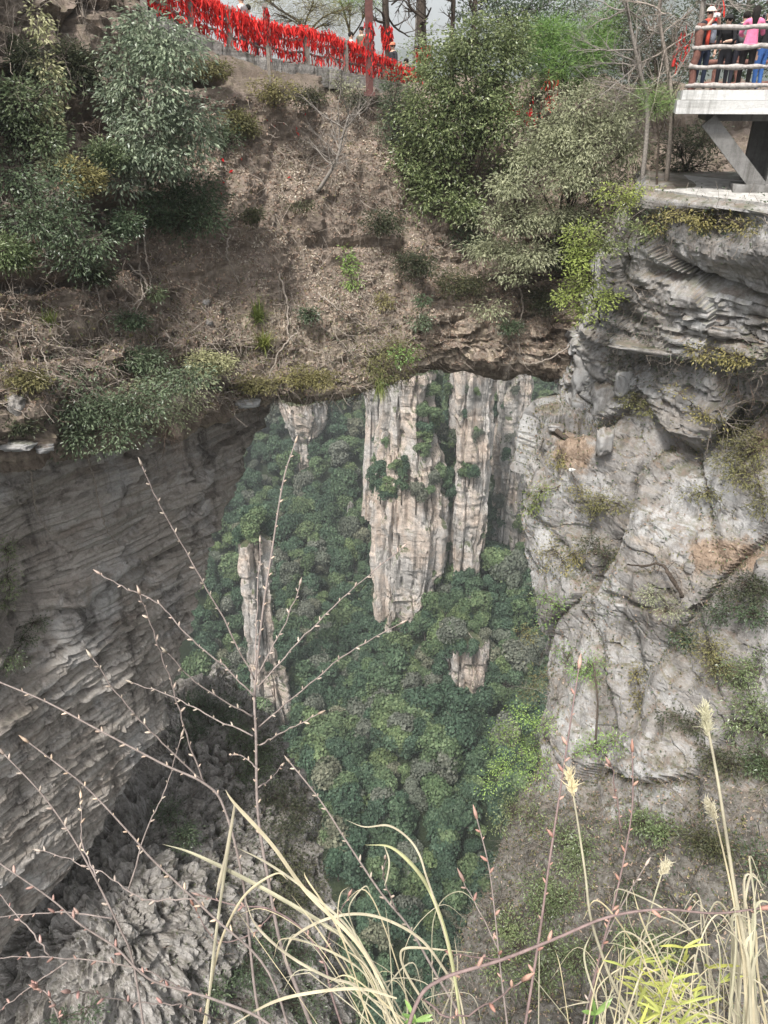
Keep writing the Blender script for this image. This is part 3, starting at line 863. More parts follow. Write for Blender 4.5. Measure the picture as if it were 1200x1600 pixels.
pillar_trees(P_FAR, 22, lambda px, py, P, N: fr_(N) * ((py < 632) | ((px > 470) & (px < 485))) * 1.0, 0.70, 1.22, 6, 11)
for S, n, sd_, kk in ((P_SMALL, 10, 1, 5), (P_LOW, 18, 2, 4), (P_FAR, 10, 3, 6), (P_MAIN, 20, 4, 1), (P_FIN, 8, 5, 2), (P_TOP, 5, 6, 1)):
    rr = np.random.default_rng(sd_); c = S.P[0].mean(0); h = (S.P[0].max(0) - S.P[0].min(0)) / 2
    for i in range(n):
        q = c + rr.uniform(-0.8, 0.8, 3) * h
        cand.append((q[0], q[1], c[2] - 1.0, rr.uniform(0.6, 1.1), kk, proj(q)[2]))
# apparent size decides which are built one by one
def visible_guess(c):
    a, b_, d = proj(np.array([c[0], c[1], c[2] + 4 * c[3]]))
    ok = (345 < a < 880) and (590 < b_ < 1480)
    if a < 500 and b_ > 1130: ok = False
    if a > 720 and b_ > 1300: ok = False
    return ok
size = [(c[3] / c[5]) * (1.0 if visible_guess(c) else 0.05) for c in cand]
order = np.argsort(size)[::-1]
TONE = ['deep green', 'fresh green', 'greyish green']
def zone(c):
    a, b_, d = proj(np.array([c[0], c[1], c[2] + 4 * c[3]]))
    if c[4]: return 'small %s tree clinging to ' + ['the massive cracked pillar', 'the narrow pale fin of rock', 'the pillar behind the narrow fin', 'the short grey pillar stump', 'the slim pale pillar', 'the far pink rock face'][int(c[4]) - 1]
    if b_ > 1330: return '%s forest tree low in the gorge behind the dry grass'
    if b_ > 1180: return '%s forest tree on the gorge floor below the pillar stump'
    if b_ > 1000: return '%s forest tree ' + ('at the foot of the slim pale pillar' if a < 500 else 'between the slim pillar and the massive pillar foot' if a < 620 else 'at the foot of the massive pillar and fin' if a < 770 else 'below the cliff beside the pillar stump')
    if b_ > 800: return '%s forest tree ' + ('beside the top of the slim pale pillar' if a < 470 else 'on the slope left of the massive pillar' if a < 600 else 'on the slope right of the narrow fin')
    return '%s forest tree ' + ('high on the slope below the far pink rock face' if a < 520 else 'high on the slope left of the massive pillar top' if a < 620 else 'high beyond the pinkish pillar')
rest_p, rest_k, rest_s, rest_r = [], [], [], []
made = [0, 0]
for rank, ci in enumerate(order):
    x, y, z, s, kd, d = cand[ci]
    m = int(r.choice(3, p=[0.56, 0.27, 0.17])) if kd == 0 else int(r.choice(3, p=[0.3, 0.55, 0.15]))
    t = 1 if kd else 0
    if made[t] < 290 and size[ci] > 0.6 * s / d:
        made[t] += 1
        lab = zone(cand[ci]) % TONE[m]
        e = empty('ledge_tree' if t else 'forest_tree', (x, y, z), label=lab, category='tree', group='trees growing on the rock pillars' if t else 'forest trees in the valley')
        e.rotation_euler[2] = r.random() * 6.28; e.scale = (s * r.uniform(0.85, 1.2), s * r.uniform(0.85, 1.2), s * r.uniform(0.85, 1.4))
        link('crown', FCM[m][rank % 6], e)
        link('trunk', FTM[rank % 3], e)
    else:
        rest_p.append((x, y, z)); rest_k.append(m * 3 + rank % 3); rest_s.append((s * r.uniform(0.85, 1.2), s * r.uniform(0.85, 1.2), s * r.uniform(0.85, 1.4))); rest_r.append((0, 0, r.random() * 6.28))
# the rest of the forest: one object of instanced crowns
fcol = bpy.data.collections.new('valley_forest_crowns')
for m in range(3):
    for q in range(3):
        fcol.objects.link(bpy.data.objects.new('crown_source_%d' % (m * 3 + q), FCM[m][q]))
me = bpy.data.meshes.new('valley_forest'); me.vertices.add(len(rest_p)); me.vertices.foreach_set('co', np.array(rest_p, np.float32).ravel())
for nm, ty, key, arr in (('which', 'INT', 'value', np.array(rest_k, np.int32)), ('size', 'FLOAT_VECTOR', 'vector', np.array(rest_s, np.float32)), ('turn', 'FLOAT_VECTOR', 'vector', np.array(rest_r, np.float32))):
    me.attributes.new(nm, ty, 'POINT').data.foreach_set(key, arr.ravel())
me.update()
fo = link('valley_forest', me, kind='stuff', label='dense green forest filling the rest of the valley', category='forest')
ng = bpy.data.node_groups.new('plant_forest', 'GeometryNodeTree')
ng.interface.new_socket('Geometry', in_out='INPUT', socket_type='NodeSocketGeometry'); ng.interface.new_socket('Geometry', in_out='OUTPUT', socket_type='NodeSocketGeometry')
gi, go = ng.nodes.new('NodeGroupInput'), ng.nodes.new('NodeGroupOutput')
ip = ng.nodes.new('GeometryNodeInstanceOnPoints'); ci = ng.nodes.new('GeometryNodeCollectionInfo')
ci.inputs['Collection'].default_value = fcol; ci.inputs['Separate Children'].default_value = True; ci.inputs['Reset Children'].default_value = True
ip.inputs['Pick Instance'].default_value = True
def nattr(nm, ty):
    n = ng.nodes.new('GeometryNodeInputNamedAttribute'); n.data_type = ty; n.inputs['Name'].default_value = nm; return n.outputs['Attribute']
ng.links.new(gi.outputs[0], ip.inputs['Points']); ng.links.new(ci.outputs[0], ip.inputs['Instance'])
ng.links.new(nattr('which', 'INT'), ip.inputs['Instance Index']); ng.links.new(nattr('size', 'FLOAT_VECTOR'), ip.inputs['Scale'])
ng.links.new(nattr('turn', 'FLOAT_VECTOR'), ip.inputs['Rotation'])
ng.links.new(ip.outputs[0], go.inputs[0])
fo.modifiers.new('plant_forest', 'NODES').node_group = ng

# ------------------------------------------------------------------ air: pale haze in one closed box round everything
def haze_box(x0, x1, y0, y1, z0, z1, dens):
    b = MB(); b.box(((x0 + x1) / 2, (y0 + y1) / 2, (z0 + z1) / 2), (x1 - x0, y1 - y0, z1 - z0))
    m = bpy.data.materials.new('pale_haze'); m.use_nodes = True
    n = m.node_tree.nodes; n.clear()
    o = n.new('ShaderNodeOutputMaterial'); v = n.new('ShaderNodeVolumePrincipled')
    v.inputs['Color'].default_value = (0.92, 0.955, 0.985, 1); v.inputs['Density'].default_value = dens
    v.inputs['Anisotropy'].default_value = 0.3
    m.node_tree.links.new(v.outputs[0], o.inputs['Volume'])
    return b.build('haze', m, None, False, kind='stuff')
vz = VAL_S.P[..., 2]
haze_box(-3600, 3600, -220, 1950, float(vz.min()) - 1.5, max(float(vz.max()) + 3, 14.0), 0.00046)
# ------------------------------------------------------------------ nearer trees and shrubs
def fol(name, a, b, c, **k): MT[name] = leaf_mat(name, [a, b, c], **k)
fol('foliage_silver', (0.14, 0.18, 0.125), (0.24, 0.29, 0.20), (0.38, 0.43, 0.30), rough=0.35, gloss=0.5)
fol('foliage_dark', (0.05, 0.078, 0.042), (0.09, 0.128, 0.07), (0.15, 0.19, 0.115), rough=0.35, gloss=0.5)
fol('foliage_mid', (0.10, 0.135, 0.06), (0.17, 0.215, 0.10), (0.29, 0.33, 0.18), rough=0.35, gloss=0.5)
fol('foliage_pale', (0.22, 0.235, 0.14), (0.34, 0.35, 0.225), (0.46, 0.46, 0.31))
fol('foliage_lime', (0.26, 0.32, 0.08), (0.36, 0.42, 0.12), (0.48, 0.52, 0.20), trans=0.4)
fol('foliage_pine', (0.115, 0.203, 0.061), (0.189, 0.297, 0.088), (0.270, 0.378, 0.121))
fol('foliage_bluish', (0.075, 0.105, 0.06), (0.125, 0.165, 0.095), (0.22, 0.265, 0.165), rough=0.35, gloss=0.5)
fol('foliage_fresh', (0.135, 0.230, 0.068), (0.230, 0.351, 0.108), (0.338, 0.459, 0.162), rough=0.35, gloss=0.5)
fol('foliage_olive', (0.135, 0.128, 0.057), (0.209, 0.196, 0.088), (0.297, 0.270, 0.135))
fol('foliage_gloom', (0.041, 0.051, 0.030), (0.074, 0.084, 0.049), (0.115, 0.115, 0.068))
fol('dry_leaf', (0.185, 0.122, 0.092), (0.30, 0.21, 0.16), (0.46, 0.36, 0.285), trans=0.1)
fol('grass_green', (0.162, 0.216, 0.061), (0.257, 0.297, 0.095), (0.365, 0.392, 0.149))
fol('pale_leaf', (0.33, 0.27, 0.21), (0.45, 0.38, 0.31), (0.58, 0.51, 0.43), trans=0.1)
fol('grass_dry', (0.351, 0.290, 0.176), (0.486, 0.405, 0.257), (0.621, 0.540, 0.365))

def px_m(z): return z / F

def lob(cx, cy, rx, ry, Y, dz=0.75):
    c = W(cx, cy, Y); z = proj(c)[2]
    return (c, np.array([rx * z / F, rx * z / F * dz, ry * z / F]))

def plant(name, label, cat, root, lobes, mat, n, leaf=(0.11, 0.05), per=9, spread=0.16, droop=0.3, up=0.6, trunk=0.05, bark='bark', seed=1, shell=0.45, group=None, lean=0.35, crown='crown', stem='trunk', limb=1.0):
    r = np.random.default_rng(seed)
    root = np.asarray(root, float)
    e = empty(name, root, label=label, category=cat)
    if group: e['group'] = group
    V, Q, sp, k = crown_sprays(r, lobes, max(3, int(1.35 * n) // per), per, leaf[0], leaf[1], spread, droop, up, shell)
    part(crown, V, Q, mat if not isinstance(mat, str) else MT[mat], e, False)
    # trunk to the middle of the crown, a limb into every lobe, twigs out to the sprays
    b = MB()
    C = np.array([l[0] for l in lobes])
    top = C[np.argmax(C[:, 2])]
    mid = 0.5 * root + 0.5 * C.mean(0) + np.array([0, 0, 0.1])
    tpts = np.array([root + (root - mid) * 0.10, root, root * 0.55 + mid * 0.45 + r.normal(size=3) * 0.06, mid, mid * 0.4 + top * 0.6 + r.normal(size=3) * 0.08, top])
    tp = cr(tpts, np.linspace(0, 5, 14)); tr = np.linspace(trunk, trunk * 0.3, 14)
    b.tube(tp, tr, 6)
    lim = []
    for c in C:
        j = int(np.clip(np.argmin(np.linalg.norm(tp - c, axis=1)) - 3, 1, 11))
        s = tp[j]; m = (s + c) / 2 + r.normal(size=3) * 0.08 * np.linalg.norm(c - s) + [0, 0, 0.08]
        q = cr(np.array([s, m, c]), np.linspace(0, 2, 7))
        b.tube(q, np.linspace(tr[j] * 0.6 * limb, trunk * 0.16, 7), 4, False); lim.append(q)
    nt = min(len(sp), 150)
    idx = r.choice(len(sp), nt, replace=False)
    s0 = np.array([lim[k[i]][r.integers(3, 7)] for i in idx]); s1 = sp[idx]
    mm = (s0 + s1) / 2 + r.normal(size=s0.shape) * 0.05
    tw = np.stack([s0, mm, s1], 1)
    V, Q = tubes(tw, np.repeat(np.array([[0.16, 0.10, 0.05]]) * max(trunk, 0.03), nt, 0), 3)
    b.add(V, None, Q)
    b.build(stem, MT[bark], e)
    return e

def grow(r, root, d0, L, n1, n2, n3, spread=0.6, up=0.15, rad=0.02, wig=0.12, droop=0.0):
    """bare branching: returns list of (P(k,m,3), R(k,m))"""
    out = []
    def gen(S, D, Ln, R0, m=5):
        k = len(S); P = np.zeros((k, m, 3)); P[:, 0] = S; D = unit(D)
        for i in range(1, m):
            D = unit(D + wig * r.normal(size=D.shape) + np.array([0, 0, up - droop * i / m]))
            P[:, i] = P[:, i - 1] + D * (Ln / (m - 1))[:, None]
        R = R0[:, None] * np.linspace(1, 0.35, m)[None]
        return P, R, D
    root = np.asarray(root, float)
    S = np.repeat(root[None], n1, 0); D = unit(np.asarray(d0, float)[None] + spread * r.normal(size=(n1, 3)))
    lev = gen(S, D, L * r.uniform(0.6, 1.1, n1), np.full(n1, rad), 7)
    out.append(lev)
    for nn, ls, rs in ((n2, 0.55, 0.55), (n3, 0.5, 0.55)):
        if not nn: break
        P, R, _ = lev
        k = len(P); m = P.shape[1]
        ii = np.repeat(np.arange(k), nn); jj = r.integers(2, m, len(ii))
        S = P[ii, jj]; T = unit(P[ii, jj] - P[ii, jj - 1])
        D = unit(T + 0.75 * r.normal(size=T.shape))
        L = L * ls
        lev = gen(S, D, L * r.uniform(0.5, 1.2, len(ii)), np.maximum(R[ii, jj] * 0.7, 0.0025), 5)
        out.append(lev)
    return out

def bare(name, label, cat, root, d0, L, n=(5, 5, 5), spread=0.6, rad=0.03, mat='twig', seed=1, up=0.1, wig=0.15, droop=0.0, group=None, trunk=None):
    r = np.random.default_rng(seed)
    e = empty(name, root, label=label, category=cat)
    if group: e['group'] = group
    st = np.asarray(root, float)
    if trunk is not None:
        t = cr(np.array(trunk), np.linspace(0, len(trunk) - 1, 14)); b = MB(); b.tube(t, np.linspace(rad * 1.5, rad * 0.6, 14), 6)
        b.build('trunk', MT[mat], e)
    b = MB()
    if trunk is None:
        lv = grow(r, st, d0, L, *n, spread, up, rad, wig, droop)
    else:
        lv = []
        for j in np.linspace(4, 13, 7).astype(int):
            lv += grow(r, t[j], d0, L * r.uniform(0.6, 1.0), *n, spread, up, rad * 0.5, wig, droop)
    for i, (P, R, D) in enumerate(lv):
        V, Q = tubes(P, R, 4 if R.max() > 0.012 else 3); b.add(V, None, Q)
    b.build('branches', MT[mat], e)
    return e

def tuft(name, label, cat, root, n, L, mat='grass_green', seed=1, lean=(0, -0.3, 0.4), spread=0.5, wd=0.012, group=None, parent=None):
    r = np.random.default_rng(seed)
    root = np.asarray(root, float)
    D = unit(np.asarray(lean)[None] + spread * r.normal(size=(n, 3)))
    S = root + r.normal(size=(n, 3)) * 0.06
    P = [S]; d = D.copy(); ln = L * r.uniform(0.5, 1.15, n)
    for i in range(4):
        d = unit(d + [0, 0, -0.22]); P.append(P[-1] + d * (ln / 4)[:, None])
    P = np.stack(P, 1); side = unit(np.cross(D, [0, 0, 1.0]))[:, None] * wd * np.array([1, 1, 0.8, 0.5, 0.08])[None, :, None]
    A, B = P - side, P + side
    V = np.stack([A, B], 2).reshape(-1, 3)
    base = (np.arange(n) * 10)[:, None, None]; i = (np.arange(4) * 2)[None, :, None]
    Q = (base + i + np.array([0, 1, 3, 2])[None, None]).reshape(-1, 4)
    o = part(name, V, Q, MT[mat], parent, False, label=label, category=cat)
    if group: o['group'] = group
    return o

A_, K_, U_, L_ = ARCH_S.on, CLIFF_S.on, SPUR_S.on, WALL_S.on
def lobs(lst, Y, dz=0.75): return [lob(a, b, c, d, Y + (random.random() - 0.5) * 0.9, dz) for a, b, c, d in lst]
def Yat(S, px, py): return S.on(px, py)[1]

# --- on the arch slope, beginning beside the ribbon fence
y = Yat(ARCH_S, 230, 320)
plant('silvery_tree', 'tall silvery green tree on the arch slope left of the red fence', 'tree', A_(228, 305),
      lobs([(232, 50, 42, 36), (268, 88, 52, 42), (205, 105, 40, 40), (240, 140, 52, 42), (190, 160, 34, 30), (288, 185, 46, 36), (235, 205, 52, 40), (300, 215, 34, 30), (195, 245, 24, 38), (262, 245, 52, 30), (192, 285, 20, 22)], y - 1.0), 'foliage_silver', 10500, (0.13, 0.055), 9, 0.17, 0.7, trunk=0.07, seed=1, bark='bark_grey')
y = Yat(ARCH_S, 285, 350)
plant('dark_shrub', 'dense dark green shrub at the foot of the silvery tree', 'shrub', A_(285, 365), lobs([(255, 300, 38, 34), (312, 300, 36, 36), (285, 335, 52, 32), (322, 340, 24, 22), (240, 340, 22, 22)], y - 0.5), 'foliage_dark', 4200, (0.10, 0.045), trunk=0.035, seed=2)
y = Yat(ARCH_S, 40, 200)
plant('dark_shrub', 'green leafy shrub at the picture edge above the dark ledges', 'shrub', A_(45, 240), lobs([(30, 160, 46, 34), (62, 185, 34, 34), (15, 205, 40, 34), (72, 218, 26, 22), (-30, 180, 40, 50), (95, 130, 30, 16)], y - 0.6), 'foliage_bluish', 4200, (0.11, 0.05), trunk=0.04, seed=3)
y = Yat(ARCH_S, 70, 360)
plant('leafy_shrub', 'loose grey green shrub below the dark ledges at the picture edge', 'shrub', A_(70, 430), lobs([(25, 275, 40, 30), (85, 300, 40, 34), (112, 350, 36, 40), (60, 350, 40, 40), (118, 405, 34, 30), (10, 335, 30, 30), (150, 375, 24, 26)], y - 0.5), 'foliage_bluish', 4600, (0.10, 0.045), per=7, spread=0.2, trunk=0.035, seed=4, bark='bark_grey')
y = Yat(ARCH_S, 70, 60)
plant('hanging_creeper', 'pale yellowish creeper hanging in a narrow strand at the top corner', 'creeper', A_(75, 200), lobs([(60, 28, 13, 24), (68, 70, 13, 24), (75, 110, 17, 22), (80, 145, 16, 22), (70, 175, 14, 16), (84, 205, 10, 18)], y - 1.2), 'foliage_pale', 900, (0.11, 0.05), 6, 0.12, 0.9, trunk=0.02, seed=5, bark='bark_grey')
y = Yat(ARCH_S, 730, 250)
plant('broad_tree', 'large rounded green tree in the middle of the slope beside the lamp post', 'tree', A_(748, 330),
      lobs([(735, 62, 58, 40), (690, 105, 52, 44), (775, 110, 52, 50), (735, 150, 60, 44), (662, 175, 42, 40), (700, 205, 56, 42), (770, 190, 48, 40), (645, 245, 32, 36), (690, 270, 50, 40), (720, 315, 42, 34), (660, 310, 28, 30), (800, 62, 34, 34), (790, 250, 30, 26)], y - 1.8), 'foliage_mid', 21000, (0.125, 0.06), 9, 0.18, 0.35, trunk=0.13, seed=6)
y = Yat(ARCH_S, 860, 330)
plant('pale_tree', 'spreading pale grey green tree in tiers above the arch opening', 'tree', A_(885, 430),
      lobs([(905, 165, 56, 30), (955, 190, 50, 34), (860, 205, 56, 28), (915, 225, 62, 30), (975, 240, 36, 30), (830, 250, 40, 22), (890, 275, 60, 26), (950, 290, 40, 26), (800, 290, 46, 22), (790, 345, 56, 24), (860, 335, 52, 22), (905, 345, 36, 22), (770, 390, 44, 18), (830, 400, 46, 18), (800, 425, 40, 14), (765, 480, 26, 14), (985, 175, 30, 30)], y - 2.6, 0.9), 'foliage_pale', 21000, (0.13, 0.046), 10, 0.18, 0.5, up=1.2, trunk=0.10, seed=7)
y = Yat(ARCH_S, 620, 200)
plant('conical_shrub', 'dark dull green bush right beside the lamp post below the fence end', 'shrub', A_(620, 235), lobs([(622, 130, 30, 24), (615, 165, 30, 28), (640, 165, 28, 30), (620, 200, 34, 26), (648, 205, 20, 26)], y - 0.5), 'foliage_bluish', 3800, (0.09, 0.035), 9, 0.13, trunk=0.04, seed=8)
y = Yat(ARCH_S, 533, 140)
plant('pale_shrub', 'small pale bush under the ribbon fence left of the lamp post', 'shrub', A_(533, 160), lobs([(528, 130, 18, 12), (545, 135, 16, 12), (535, 145, 22, 10)], y - 0.3), 'foliage_pale', 700, (0.09, 0.035), trunk=0.02, seed=9)
y = Yat(ARCH_S, 548, 425)
plant('green_sapling', 'small bright green sapling alone on the bare brown slope', 'sapling', A_(550, 450), lobs([(540, 398, 11, 14), (546, 418, 15, 13), (552, 437, 16, 12)], y - 0.25), 'foliage_fresh', 520, (0.11, 0.035), 8, 0.09, 0.4, trunk=0.012, seed=10)
for i, (a, b, rx, ry, mt, lab) in enumerate([
        (485, 490, 13, 13, 'foliage_dark', 'small dark bush on the slope above the arch middle'),
        (655, 500, 15, 16, 'foliage_bluish', 'small dull green bush on the corner of the arch rim block'),
        (660, 468, 9, 11, 'foliage_dark', 'tiny dark sprig just above the rim block corner'),
        (245, 458, 9, 8, 'foliage_bluish', 'tiny star-shaped sprig at the foot of the pale vines'),
        (205, 500, 24, 10, 'foliage_dark', 'low dark sprig on the lower slope under the pale vines'),
        (600, 470, 12, 12, 'foliage_olive', 'small olive tuft on the slope left of the rim block'),
        (395, 335, 14, 12, 'foliage_gloom', 'small gloomy shrub on the bare slope beside the dark shrub'),
        (375, 190, 32, 20, 'foliage_olive', 'olive shrub on the bank below the ribbon fence'),
        (350, 215, 24, 18, 'foliage_dark', 'dark shrub on the bank just right of the silvery tree'),
        (800, 510, 20, 12, 'foliage_dark', 'dark sprig on the rock block over the opening'),
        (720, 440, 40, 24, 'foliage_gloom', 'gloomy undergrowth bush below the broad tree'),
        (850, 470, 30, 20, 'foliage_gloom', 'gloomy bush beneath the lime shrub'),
        (170, 240, 30, 26, 'foliage_bluish', 'loose dull green bush left of the silvery tree trunk'),
        (130, 275, 30, 24, 'foliage_olive', 'olive bush below the stacked dark ledges'),
        (190, 345, 28, 26, 'foliage_dark', 'dark bush between loose shrub and silvery tree foot'),
        (20, 395, 34, 26, 'foliage_mid', 'green bush at the picture edge above the long dark ledge'),
        (150, 420, 24, 20, 'foliage_gloom', 'gloomy bush right of the loose grey green shrub'),
        (95, 255, 26, 20, 'foliage_pale', 'pale sprig hanging below the stacked dark ledges'),
        (120, 100, 40, 30, 'foliage_gloom', 'gloomy bush behind the leaning pale tree'),
        (30, 90, 40, 34, 'foliage_gloom', 'gloomy bush under the trunks at the top corner'),
        (40, 590, 34, 16, 'foliage_olive', 'olive bush on the lower slope at the picture edge'),
        (25, 660, 30, 18, 'foliage_gloom', 'brown bush on the rim at the picture edge'),
        (220, 560, 40, 18, 'foliage_bluish', 'low dull green bush above the large rim bush'),
        (330, 565, 40, 18, 'foliage_pale', 'pale dry bush on the rim left of the opening'),
        (480, 590, 46, 14, 'foliage_olive', 'olive fringe on the arch rim over the opening'),
        (400, 600, 36, 12, 'foliage_olive', 'olive fringe on the arch rim at the opening corner'),
        (430, 140, 36, 16, 'foliage_olive', 'olive bank growth at the foot of the thin grey pole'),
        (480, 150, 30, 14, 'foliage_gloom', 'dull bank growth under the ribbon fence'),
        (330, 105, 30, 14, 'foliage_olive', 'olive growth under the high end of the ribbon fence'),
        (560, 155, 20, 10, 'foliage_gloom', 'low dull growth at the lamp post foot'),
        (470, 320, 20, 10, 'foliage_gloom', 'dark small growth above the stump-like stone'),
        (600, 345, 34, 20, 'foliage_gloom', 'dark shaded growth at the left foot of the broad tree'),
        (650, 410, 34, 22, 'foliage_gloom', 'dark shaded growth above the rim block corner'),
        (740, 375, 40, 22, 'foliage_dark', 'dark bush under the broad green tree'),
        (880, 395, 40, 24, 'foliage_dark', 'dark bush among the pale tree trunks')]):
    p = A_(a, b + ry)
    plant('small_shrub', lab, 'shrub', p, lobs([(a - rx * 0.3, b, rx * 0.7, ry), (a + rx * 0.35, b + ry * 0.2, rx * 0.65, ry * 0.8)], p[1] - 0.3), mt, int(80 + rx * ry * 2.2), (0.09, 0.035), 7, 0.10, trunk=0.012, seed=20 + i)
for i, (a, b, n_, L, lab) in enumerate([(403, 500, 130, 0.8, 'upright green grass tuft on the slope left of the arch middle'), (413, 545, 150, 0.7, 'drooping green grass tuft just above the arch rim'), (80, 505, 60, 0.5, 'thin grass tuft on the lower slope near the picture edge')]):
    tuft('grass_tuft', lab, 'grass', A_(a, b), n_, L, 'grass_green', 50 + i, (0, -0.3, 0.9), 0.3)

# --- shrubs hanging over the rim
y = Yat(ARCH_S, 170, 650)
plant('rim_shrub', 'large leafy green bush hanging over the rim above the rock wall', 'shrub', A_(170, 660), lobs([(128, 600, 34, 26), (118, 640, 38, 30), (165, 640, 46, 32), (215, 630, 46, 32), (262, 600, 46, 24), (115, 685, 32, 24), (175, 680, 46, 22), (90, 715, 14, 22), (300, 590, 36, 20)], y - 0.5), 'foliage_bluish', 5600, (0.10, 0.042), 8, 0.16, 0.5, trunk=0.04, seed=40)
y = Yat(ARCH_S, 260, 630)
plant('rim_shrub', 'pale dry-leaved bush at the rim right of the large hanging bush', 'shrub', A_(265, 640), lobs([(240, 610, 44, 26), (285, 625, 40, 26), (250, 650, 46, 24), (310, 600, 30, 20)], y - 0.5), 'foliage_pale', 1600, (0.09, 0.035), 7, 0.16, 0.5, trunk=0.03, seed=41, bark='bark_grey')
y = Yat(ARCH_S, 600, 560)
plant('rim_shrub', 'olive green bush hanging over the middle of the arch rim', 'shrub', A_(600, 560), lobs([(595, 548, 40, 22), (568, 566, 36, 20), (628, 545, 26, 20), (605, 582, 34, 16), (648, 552, 14, 12)], y - 0.4), 'foliage_olive', 2000, (0.09, 0.035), 7, 0.14, 0.6, trunk=0.03, seed=42)
y = Yat(ARCH_S, 600, 560)
plant('rim_shrub', 'small bright leafy sprig among the olive rim bush', 'shrub', A_(625, 565), lobs([(625, 555, 22, 16), (600, 590, 14, 16), (640, 548, 14, 12)], y - 0.7), 'foliage_fresh', 480, (0.08, 0.035), 7, 0.10, 0.6, trunk=0.015, seed=43)
tuft('grass_tuft', 'long grass hanging below the olive rim bush into the opening', 'grass', A_(600, 590) + [0, -0.2, 0], 90, 0.7, 'grass_green', 55, (0, -0.3, -0.9), 0.25)

# --- beside the platform and on the cliff
y = 24.0
plant('pine_tree', 'bright green pine behind the pale tree', 'pine', A_(885, 215), lobs([(862, 55, 36, 30), (915, 70, 40, 32), (880, 100, 48, 24), (930, 110, 30, 20), (945, 45, 18, 26), (850, 85, 26, 22)], 27.5), 'foliage_pine', 13000, (0.24, 0.016), 26, 0.17, -0.2, trunk=0.09, seed=44)
plant('pine_tree', 'small pine spray in front of the white platform corner', 'pine', W(1035, 240, 21.5) - [0, 0, 0.8], lobs([(1020, 140, 24, 16), (1045, 155, 26, 18), (1025, 165, 26, 14)], 21.2), 'foliage_pine', 1500, (0.18, 0.008), 26, 0.13, -0.2, trunk=0.04, seed=45)
y = 20.9
plant('lime_shrub', 'bright lime green shrub on the cliff edge right of the arch', 'shrub', K_(935, 505) , lobs([(905, 368, 26, 20), (925, 385, 26, 18), (908, 405, 28, 20), (898, 440, 26, 18), (890, 465, 24, 18), (905, 490, 32, 16), (930, 470, 26, 16), (958, 468, 14, 10), (915, 440, 28, 20)], y - 0.3), 'foliage_lime', 3600, (0.085, 0.04), 9, 0.12, 0.2, trunk=0.035, seed=46)
plant('lime_shrub', 'small yellowish bush beside the pale path end under the platform', 'shrub', K_(985, 345), lobs([(955, 300, 22, 12), (985, 298, 28, 12), (1010, 300, 16, 10), (970, 320, 26, 12)], 20.6), 'foliage_lime', 900, (0.08, 0.04), 8, 0.12, 0.2, trunk=0.02, seed=47)
plant('small_shrub', 'green bush between the lime shrub and the path end', 'shrub', K_(980, 400), lobs([(960, 350, 26, 18), (985, 370, 24, 18), (950, 385, 20, 14), (1010, 350, 18, 14)], 20.6), 'foliage_mid', 1100, (0.09, 0.04), 8, 0.13, trunk=0.02, seed=48)
